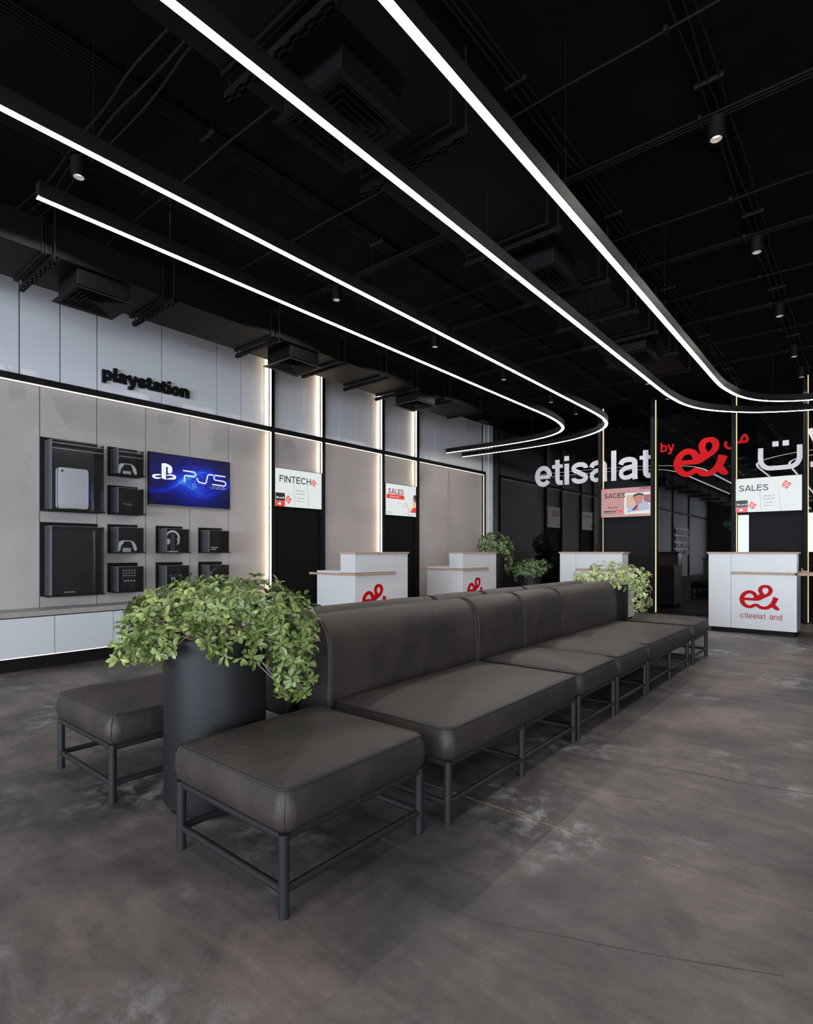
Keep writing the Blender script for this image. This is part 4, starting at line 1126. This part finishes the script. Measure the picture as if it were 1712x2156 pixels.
p1 = planter(-2.42, 1.475, .235, .80, 'tall round black planter between the two near seats')
tb = thing('potted_bush', 'yellow-green leafy bush spilling over the big near planter', 'plant', (-2.42, 1.475, .745))
def sh(bl, dz): return [(a, b, z - dz, c, d, e) for (a, b, z, c, d, e) in bl]
bush(tb, sh([(0.0, -.02, .93, .25, .22, .125), (-.22, 0, .88, .17, .18, .13), (-.33, .02, .79, .10, .12, .11), (.20, .05, .93, .20, .18, .13), (.36, .05, .86, .13, .16, .14), (.40, .10, .70, .09, .10, .16), (.16, .20, .80, .16, .08, .09), (-.08, .23, .80, .22, .06, .09), (-.40, .03, .74, .07, .09, .08)], .745),
     500, .046, .023, M['leaf_a'], 5, 300, 7, .0, nst=60)
p2 = planter(-2.42, 6.78, .235, .80, 'round black planter at the far end of the bench')
tb = thing('potted_bush', 'pale green small-leaved bush in the planter at the far end of the bench', 'plant', (-2.40, 6.78, .745))
bush(tb, sh([(0, 0, .92, .26, .2, .15), (-.22, 0, .86, .22, .15, .10), (.26, .02, .88, .20, .18, .14), (.34, .06, .68, .13, .14, .2), (.0, .15, .82, .3, .1, .1)], .745), 380, .034, .024, M['leaf_b'], 6, 0, 6, 0, nst=30)
planter(-5.30, 10.42, .20, .72, 'slim round black planter standing by the black glass wall')
tb = thing('potted_bush', 'mid-green rounded bush low by the black glass wall', 'plant', (-5.30, 10.42, .665))
bush(tb, sh([(0, 0, .84, .30, .24, .18), (.2, 0, .90, .2, .2, .12), (-.18, 0, .78, .18, .18, .2), (.06, .1, .62, .14, .12, .16)], .665), 330, .036, .026, M['leaf_c'], 7, 0, 6, 0, nst=20)
t4 = planter(-6.02, 10.15, .22, 1.10, 'tall round black planter in the corner behind the second counter')
tb = thing('potted_bush', 'dark green glossy bush rising behind the second white counter', 'plant', (-6.02, 10.15, 1.045))
bush(tb, sh([(0, 0, 1.38, .30, .26, .20), (.2, .0, 1.28, .2, .2, .16), (-.12, 0, 1.24, .2, .2, .14), (.26, .08, 1.02, .12, .12, .26)], 1.045), 330, .05, .03, M['leaf_d'], 8, 0, 6, 0, nst=20)

# ------------------------------------------------------------------ light strips
def arc_path(line, x_end=None):
    return [Vector((a, b, 0)) for a, b in line]
def strip(label, pts, seg):
    """pts of the centre line (x, y) at the underside height 3.17; smoothed where curved"""
    t = thing('light_strip', label, 'light', (pts[0][0], pts[0][1], 3.17), 'long curved ceiling light strips')
    off = Vector((pts[0][0], pts[0][1], 0))
    P = catmull([(a, b, 0) for a, b in pts], seg); P = [p - off for p in P]
    w = .026
    MB().sweep(P, [(-w, 0), (-w, .085), (w, .085), (w, 0), (w - .005, 0), (w - .005, .006), (-w + .005, .006), (-w + .005, 0)]).build('profile', M['blackmetal'], t)
    MB().sweep(P, [(-w + .0055, .0005), (-w + .0055, .0055), (w - .0055, .0055), (w - .0055, .0005)]).build('diffuser', M['strip'], t)
    # suspension wires
    acc = 0; last = P[0]; nxt = .6; mb = MB()
    for p in P:
        acc += (p - last).length; last = p
        if acc > nxt:
            MB().cyl((p.x, p.y, .085), (p.x, p.y, (3.675 if (-2.6 < (p + off).x < -1.8 and (p + off).y < 8.2) else ZC - .004) - 3.17), .0012, 6).build('suspension_wire', M['conduit'], t); nxt += 1.9
    return t
def lin(x, y0, y1, n): return [(x, y0 + (y1 - y0) * i / n) for i in range(n + 1)]
sA = lin(-1.318, -9.0, 7.3, 16) + [(-1.29, 7.70), (-1.215, 8.12), (-1.06, 8.48), (-.82, 8.74), (-.51, 8.90), (-.1, 8.97), (.4, 8.98)] + [(1.2 + i, 8.98) for i in range(5)]
sB = lin(-1.918, -9.0, 7.2, 16) + [(-1.905, 7.62), (-1.85, 8.12), (-1.70, 8.56), (-1.42, 8.96), (-1.06, 9.28), (-.56, 9.52), (0, 9.60), (.5, 9.60)] + [(1.2 + i, 9.60) for i in range(5)]
sC = lin(-2.955, -9.0, 7.2, 16) + [(-2.955, 7.65), (-2.98, 8.15), (-3.07, 8.55), (-3.27, 8.90), (-3.60, 9.18), (-4.03, 9.40), (-4.60, 9.54), (-5.2, 9.60), (-5.9, 9.62), (-6.45, 9.62)]
sD = lin(-3.545, 1.06, 6.9, 6) + [(-3.55, 7.5), (-3.60, 8.0), (-3.72, 8.42), (-3.98, 8.73), (-4.40, 8.93), (-4.90, 9.02), (-5.4, 9.04), (-5.9, 9.04), (-6.45, 9.04)]
strip('light strip farthest right, curving to the right before the glass wall', sA, 5)
strip('light strip second from the right, crossing under the ceiling diffusers', sB, 5)
strip('longer of the two left light strips that curve towards the concrete wall', sC, 5)
strip('leftmost light strip with a square end near the duct', sD, 5)

# ------------------------------------------------------------------ ducts
DZ = 3.68
def duct(label, x0, x1, z1, y0, y1, near_sign):
    t = thing('air_duct', label, 'duct', (x0, 0, DZ))
    h = z1 - DZ; w = x1 - x0
    ys_ = [y0, -9, -6.5, -4.5, -2.5, -.5, 1.61, 2.64, 3.9, 4.95, 5.75, 6.45, 7.3, y1]
    for a, b in zip(ys_[:-1], ys_[1:]):
        MB().box(0, w, a + .004, b - .004, 0, h).build('duct_section', M['duct_panel'], t, bevel=.003)
    for yv in ys_[1:]:
        q_ = MB().box(-.02, w + .02, yv - .018, yv - .004, -.018, h + .02).box(-.02, w + .02, yv + .004, yv + .018, -.018, h + .02)
        q_.build('flange', M['duct'], t)
    for yv in [y for y in ys_[1:-1]]:
        # slotted channel under the duct on two hanging rods
        mb = MB(); ya, yb = yv + .045, yv + .085; xa, xb = -.09, w + .09
        mb.box(xa, xb, ya, ya + .003, -.06, -.02).box(xa, xb, yb - .003, yb, -.06, -.02)
        x = xa
        while x < xb - .01:
            mb.box(x, min(x + .05, xb), ya, yb, -.063, -.06); x += .11
        mb.box(xa, xb, ya, ya + .012, -.063, -.06).box(xa, xb, yb - .012, yb, -.063, -.06)
        mb.build('hanger_channel', M['duct'], t)
        for x in (xa + .03, xb - .03): MB().cyl((x, yv + .065, -.07), (x, yv + .065, ZC - DZ), .006, 8).build('hanger_rod', M['conduit'], t)
    return t
duct('long black air duct hanging beside the white wall panels', -5.95, -5.24, 3.95, -11.5, 8.40, 1)
duct('wide black air duct in the middle, between the light strips', -2.55, -1.85, 3.95, -11.5, 8.30, 1)

def diffuser(x, y, label, s=.53):
    z = 3.50
    t = thing('ceiling_diffuser', label, 'vent', (x, y, z), 'square black air diffusers')
    MB().box(-s * .42, s * .42, -s * .42, s * .42, .03, DZ - z - .001).build('neck_box', M['duct'], t, bevel=.004)
    def frame(o, i, z0, z1):
        """flared square ring from outer half size o at z0 to inner i at z1"""
        th = .004
        vs_ = []; 
        for (r, zz) in ((o, z0), (i, z1), (i, z1 + th), (o, z0 + th)): vs_ += [(-r, -r, zz), (r, -r, zz), (r, r, zz), (-r, r, zz)]
        fs = []
        for a in range(4):
            for k in range(4): fs.append((a * 4 + k, a * 4 + (k + 1) % 4, ((a + 1) % 4) * 4 + (k + 1) % 4, ((a + 1) % 4) * 4 + k))
        m_ = MB(); m_.add(vs_, fs); return m_
    frame(s / 2, s * .40, 0, .006).build('flange', M['duct'], t)
    for k, o in enumerate((.40, .325, .25, .175, .10)):
        frame(s * o, s * (o - .055), .001, .020).build('louvre', M['duct'], t)
    MB().box(-s * .05, s * .05, -s * .05, s * .05, .012, .02).build('core_plate', M['duct'], t)
    return t
diffuser(-5.50, 2.10, 'square diffuser under the wall duct, nearest the camera')
diffuser(-5.50, 4.42, 'square diffuser under the wall duct, second from the camera')
diffuser(-5.47, 6.82, 'square diffuser under the wall duct, third from the camera')
diffuser(-2.18, 2.09, 'large square diffuser under the middle duct, nearest the camera')
diffuser(-2.15, 4.40, 'square diffuser under the middle duct, second from the camera')
diffuser(-2.15, 6.85, 'square diffuser under the middle duct, third from the camera')

# ------------------------------------------------------------------ downlights
spot_data = bpy.data.lights.new('downlight_spot', 'SPOT'); spot_data.energy = SPOT_POWER; spot_data.spot_size = math.radians(152); spot_data.spot_blend = .12
spot_data.shadow_soft_size = 0.0; spot_data.color = (1, .94, .88)
def downlight(x, y, label, group='black cylinder downlights'):
    t = thing('downlight', label, 'ceiling light', (x, y, 3.96), group)
    MB().lathe([(.036, .004), (.048, 0.0), (.052, .004), (.052, ZC - 3.96 - .030), (.001, ZC - 3.96 - .030)], n=24).build('housing', M['blackmetal'], t, smooth=True)
    MB().lathe([(.044, .002), (.034, .035)], n=24).build('reflector', M['reflector'], t, smooth=True)
    MB().lathe([(.001, .036), (.034, .036)], n=20).build('lens', M['lens'], t)
    s = bpy.data.objects.new('downlight_spot', spot_data); COL.objects.link(s); s.parent = t; s.location = (0, 0, .0)
    return t
nm = ['nearest the camera', 'second', 'third', 'fourth', 'fifth', 'last before the glass wall']
for i, yv in enumerate((1.6, 4.19, 6.0, 7.85, 9.6, 10.75)): downlight(-4.47, yv, 'downlight of the left row, ' + nm[i] + ' from the camera' if 0 < i < 5 else 'downlight of the left row, ' + nm[i])
for i, yv in enumerate((4.18, 6.0, 7.8, 9.55, 10.75)): downlight(-.765, yv, 'downlight of the right row, ' + nm[i] + (' from the camera' if 0 < i < 4 else '') if i < 4 else 'downlight of the right row, last before the glass wall')
for i, yv in enumerate((9.57, 10.75)): downlight(-2.75, yv, ('downlight between the curved strips, ' + ('nearer one' if i == 0 else 'farther one')))
for i, (x, yv) in enumerate(((2.8, 4.2), (2.8, 7.8), (2.8, 0.5), (-.765, -.5), (-4.47, -2.0), (-.765, -4.0), (-4.47, -5.5), (2.8, -3.5))):
    downlight(x, yv, 'black cylinder downlight outside the picture, behind or right of the camera', 'downlights outside the picture')

# ------------------------------------------------------------------ conduits
def conduit_run(label, n, gap, along, pos, a0, a1, z=ZC - .02, r=.008, wavy=0.0, seed=0, clamps=1.75):
    rnd = random.Random(seed)
    t = thing('conduit_run', label, 'pipes', (pos, 0, 0) if along == 'y' else (0, pos, 0), 'black conduits fixed under the ceiling')
    for k in range(n):
        o = (k - (n - 1) / 2) * gap
        pts_ = []; m_ = int(abs(a1 - a0) / .45) + 1
        for i in range(m_ + 1):
            a = a0 + (a1 - a0) * i / m_
            w_ = wavy * rnd.uniform(-1, 1)
            pts_.append((o + w_, a, z - rnd.uniform(0, wavy * .3)) if along == 'y' else (a, o + w_, z - rnd.uniform(0, wavy * .3)))
        pts_ = [Vector(p) for p in pts_]
        P = catmull(pts_, 3) if wavy else pts_
        MB().tube(P, r, 7).build('conduit', M['conduit'], t, smooth=True)
    a = a0 + .6
    while a < a1 - .2:
        hw = (n - 1) / 2 * gap + .03
        if along == 'y': q_ = MB().box(-hw, hw, a - .012, a + .012, z - .016, z + .014)
        else: q_ = MB().box(a - .012, a + .012, -hw, hw, z - .016, z + .014)
        q_.build('clamp', M['conduit'], t, bevel=.004); a += clamps
    return t
conduit_run('bundle of five straight conduits running lengthwise over the middle left', 5, .028, 'y', -3.556, -2, 11.2)
conduit_run('lengthwise conduits above the left row of downlights', 4, .026, 'y', -4.49, -2, 11.2, seed=2)
conduit_run('three wavy lengthwise conduits above the right row of downlights', 3, .055, 'y', -.745, -2, 11.2, wavy=.012, seed=3)
conduit_run('three wavy lengthwise conduits beside the rightmost light strip', 3, .045, 'y', -1.80 + .12, -1, 11.2, wavy=.01, seed=4)
ZX = ZC - .045
conduit_run('three wavy crosswise conduits at the top left, nearest the camera', 3, .075, 'x', 1.60, -6.7, -2.6, ZX, wavy=.02, seed=5, clamps=1.6)
conduit_run('single crosswise conduit meeting the five-pipe bundle, first from the camera', 1, .03, 'x', 2.22, -6.7, -2.6, ZX, wavy=.008, seed=6)
conduit_run('single crosswise conduit, second from the camera, spanning the ceiling', 1, .03, 'x', 3.30, -6.7, 5.5, ZX, wavy=.01, seed=7)
conduit_run('triple crosswise conduits, first triple from the camera', 3, .03, 'x', 4.15, -6.7, 5.5, ZX, seed=8)
conduit_run('single crosswise conduit between the first and second triples', 1, .03, 'x', 5.23, -6.7, 5.5, ZX, wavy=.01, seed=9)
conduit_run('triple crosswise conduits, second triple from the camera', 3, .03, 'x', 5.95, -6.7, 5.5, ZX, seed=10)
conduit_run('single crosswise conduit between the second and third triples', 1, .03, 'x', 6.9, -6.7, 5.5, ZX, wavy=.01, seed=11)
conduit_run('triple crosswise conduits, third triple from the camera', 3, .03, 'x', 7.75, -6.7, 5.5, ZX, seed=12)
conduit_run('single crosswise conduit beyond the third triple', 1, .03, 'x', 8.7, -6.7, 5.5, ZX, wavy=.01, seed=13)
conduit_run('crosswise double conduits closest to the glass wall', 2, .04, 'x', 9.7, -6.7, 5.5, ZX, seed=14)

# ------------------------------------------------------------------ small projector-like box at far end of the wall duct
t = thing('ceiling_speaker', 'small black ceiling box at the far end of the wall duct', 'speaker', (-5.9, 9.55, 3.80))
MB().box(-.10, .10, -.14, .14, 0, .16).build('housing', M['duct'], t, bevel=.01)
MB().cyl((0, 0, .16), (0, 0, ZC - 3.80), .012, 10).build('bracket', M['duct'], t)

# ------------------------------------------------------------------ things behind the camera, seen in the black glass
t = thing('accessory_rack', 'tall wall rack with hooks behind the camera, seen in the black glass', 'rack', (XW, -6.2, 0))
MB().box(.001, .03, -1.3, 1.3, 1.0, 2.4).build('back_board', mat('rack_grey', (.10, .10, .11), .5), t)
for z in (1.30, 1.62, 1.94, 2.26):
    MB().box(.03, .05, -1.28, 1.28, z, z + .012).build('rail', M['chrome'], t)
cols = [(.55, .08, .05), (.6, .6, .62), (.7, .6, .1), (.05, .06, .08), (.3, .32, .36), (.65, .25, .1)]
pm = [mat('packet_%s' % n_, c_, .4) for n_, c_ in zip(('red', 'white', 'yellow', 'black', 'grey', 'orange'), cols)]
rnd = random.Random(11)
for z in (1.30, 1.62, 1.94, 2.26):
    for k in range(9):
        o = MB().box(0, .03, -.07, .07, -.24, 0).build('accessory_packet', pm[rnd.randrange(6)])
        o.location = (XW + .055, -6.2 - 1.15 + k * .285, z); tag(o, 'small hanging accessory packet on the rack seen in the black glass', 'packet', 'accessory packets on the wall rack')
t = thing('display_table', 'dark table with white end panels behind the camera, seen in the black glass', 'table', (-5.2, -6.4, 0))
MB().box(-.5, .5, -1.2, 1.2, .86, .90).build('table_top', M['wood'], t)
for yv in (-1.1, 1.05): MB().box(-.45, .45, yv, yv + .05, 0, .86).build('end_panel', M['white_lam'], t)
o = MB()
o = thing('sale_balloon', 'green round balloon with white band hanging behind the camera, seen in the black glass', 'balloon', (-5.05, -8.0, 2.5))
MB().lathe([(.001, -.30), (.03, -.27), (.10, -.21), (.22, -.08), (.26, .06), (.22, .19), (.12, .27), (.001, .30)], n=28).build('balloon_body', mat('balloon_green', (.02, .45, .22), .3), o, smooth=True)
MB().lathe([(.235, -.05), (.262, .04), (.264, .08), (.25, .12)], n=28).build('white_band', mat('balloon_band', (.7, .8, .75), .4), o, smooth=True)
MB().cyl((0, 0, .30), (0, 0, ZC - 2.5), .004, 6).build('string', M['conduit'], o)
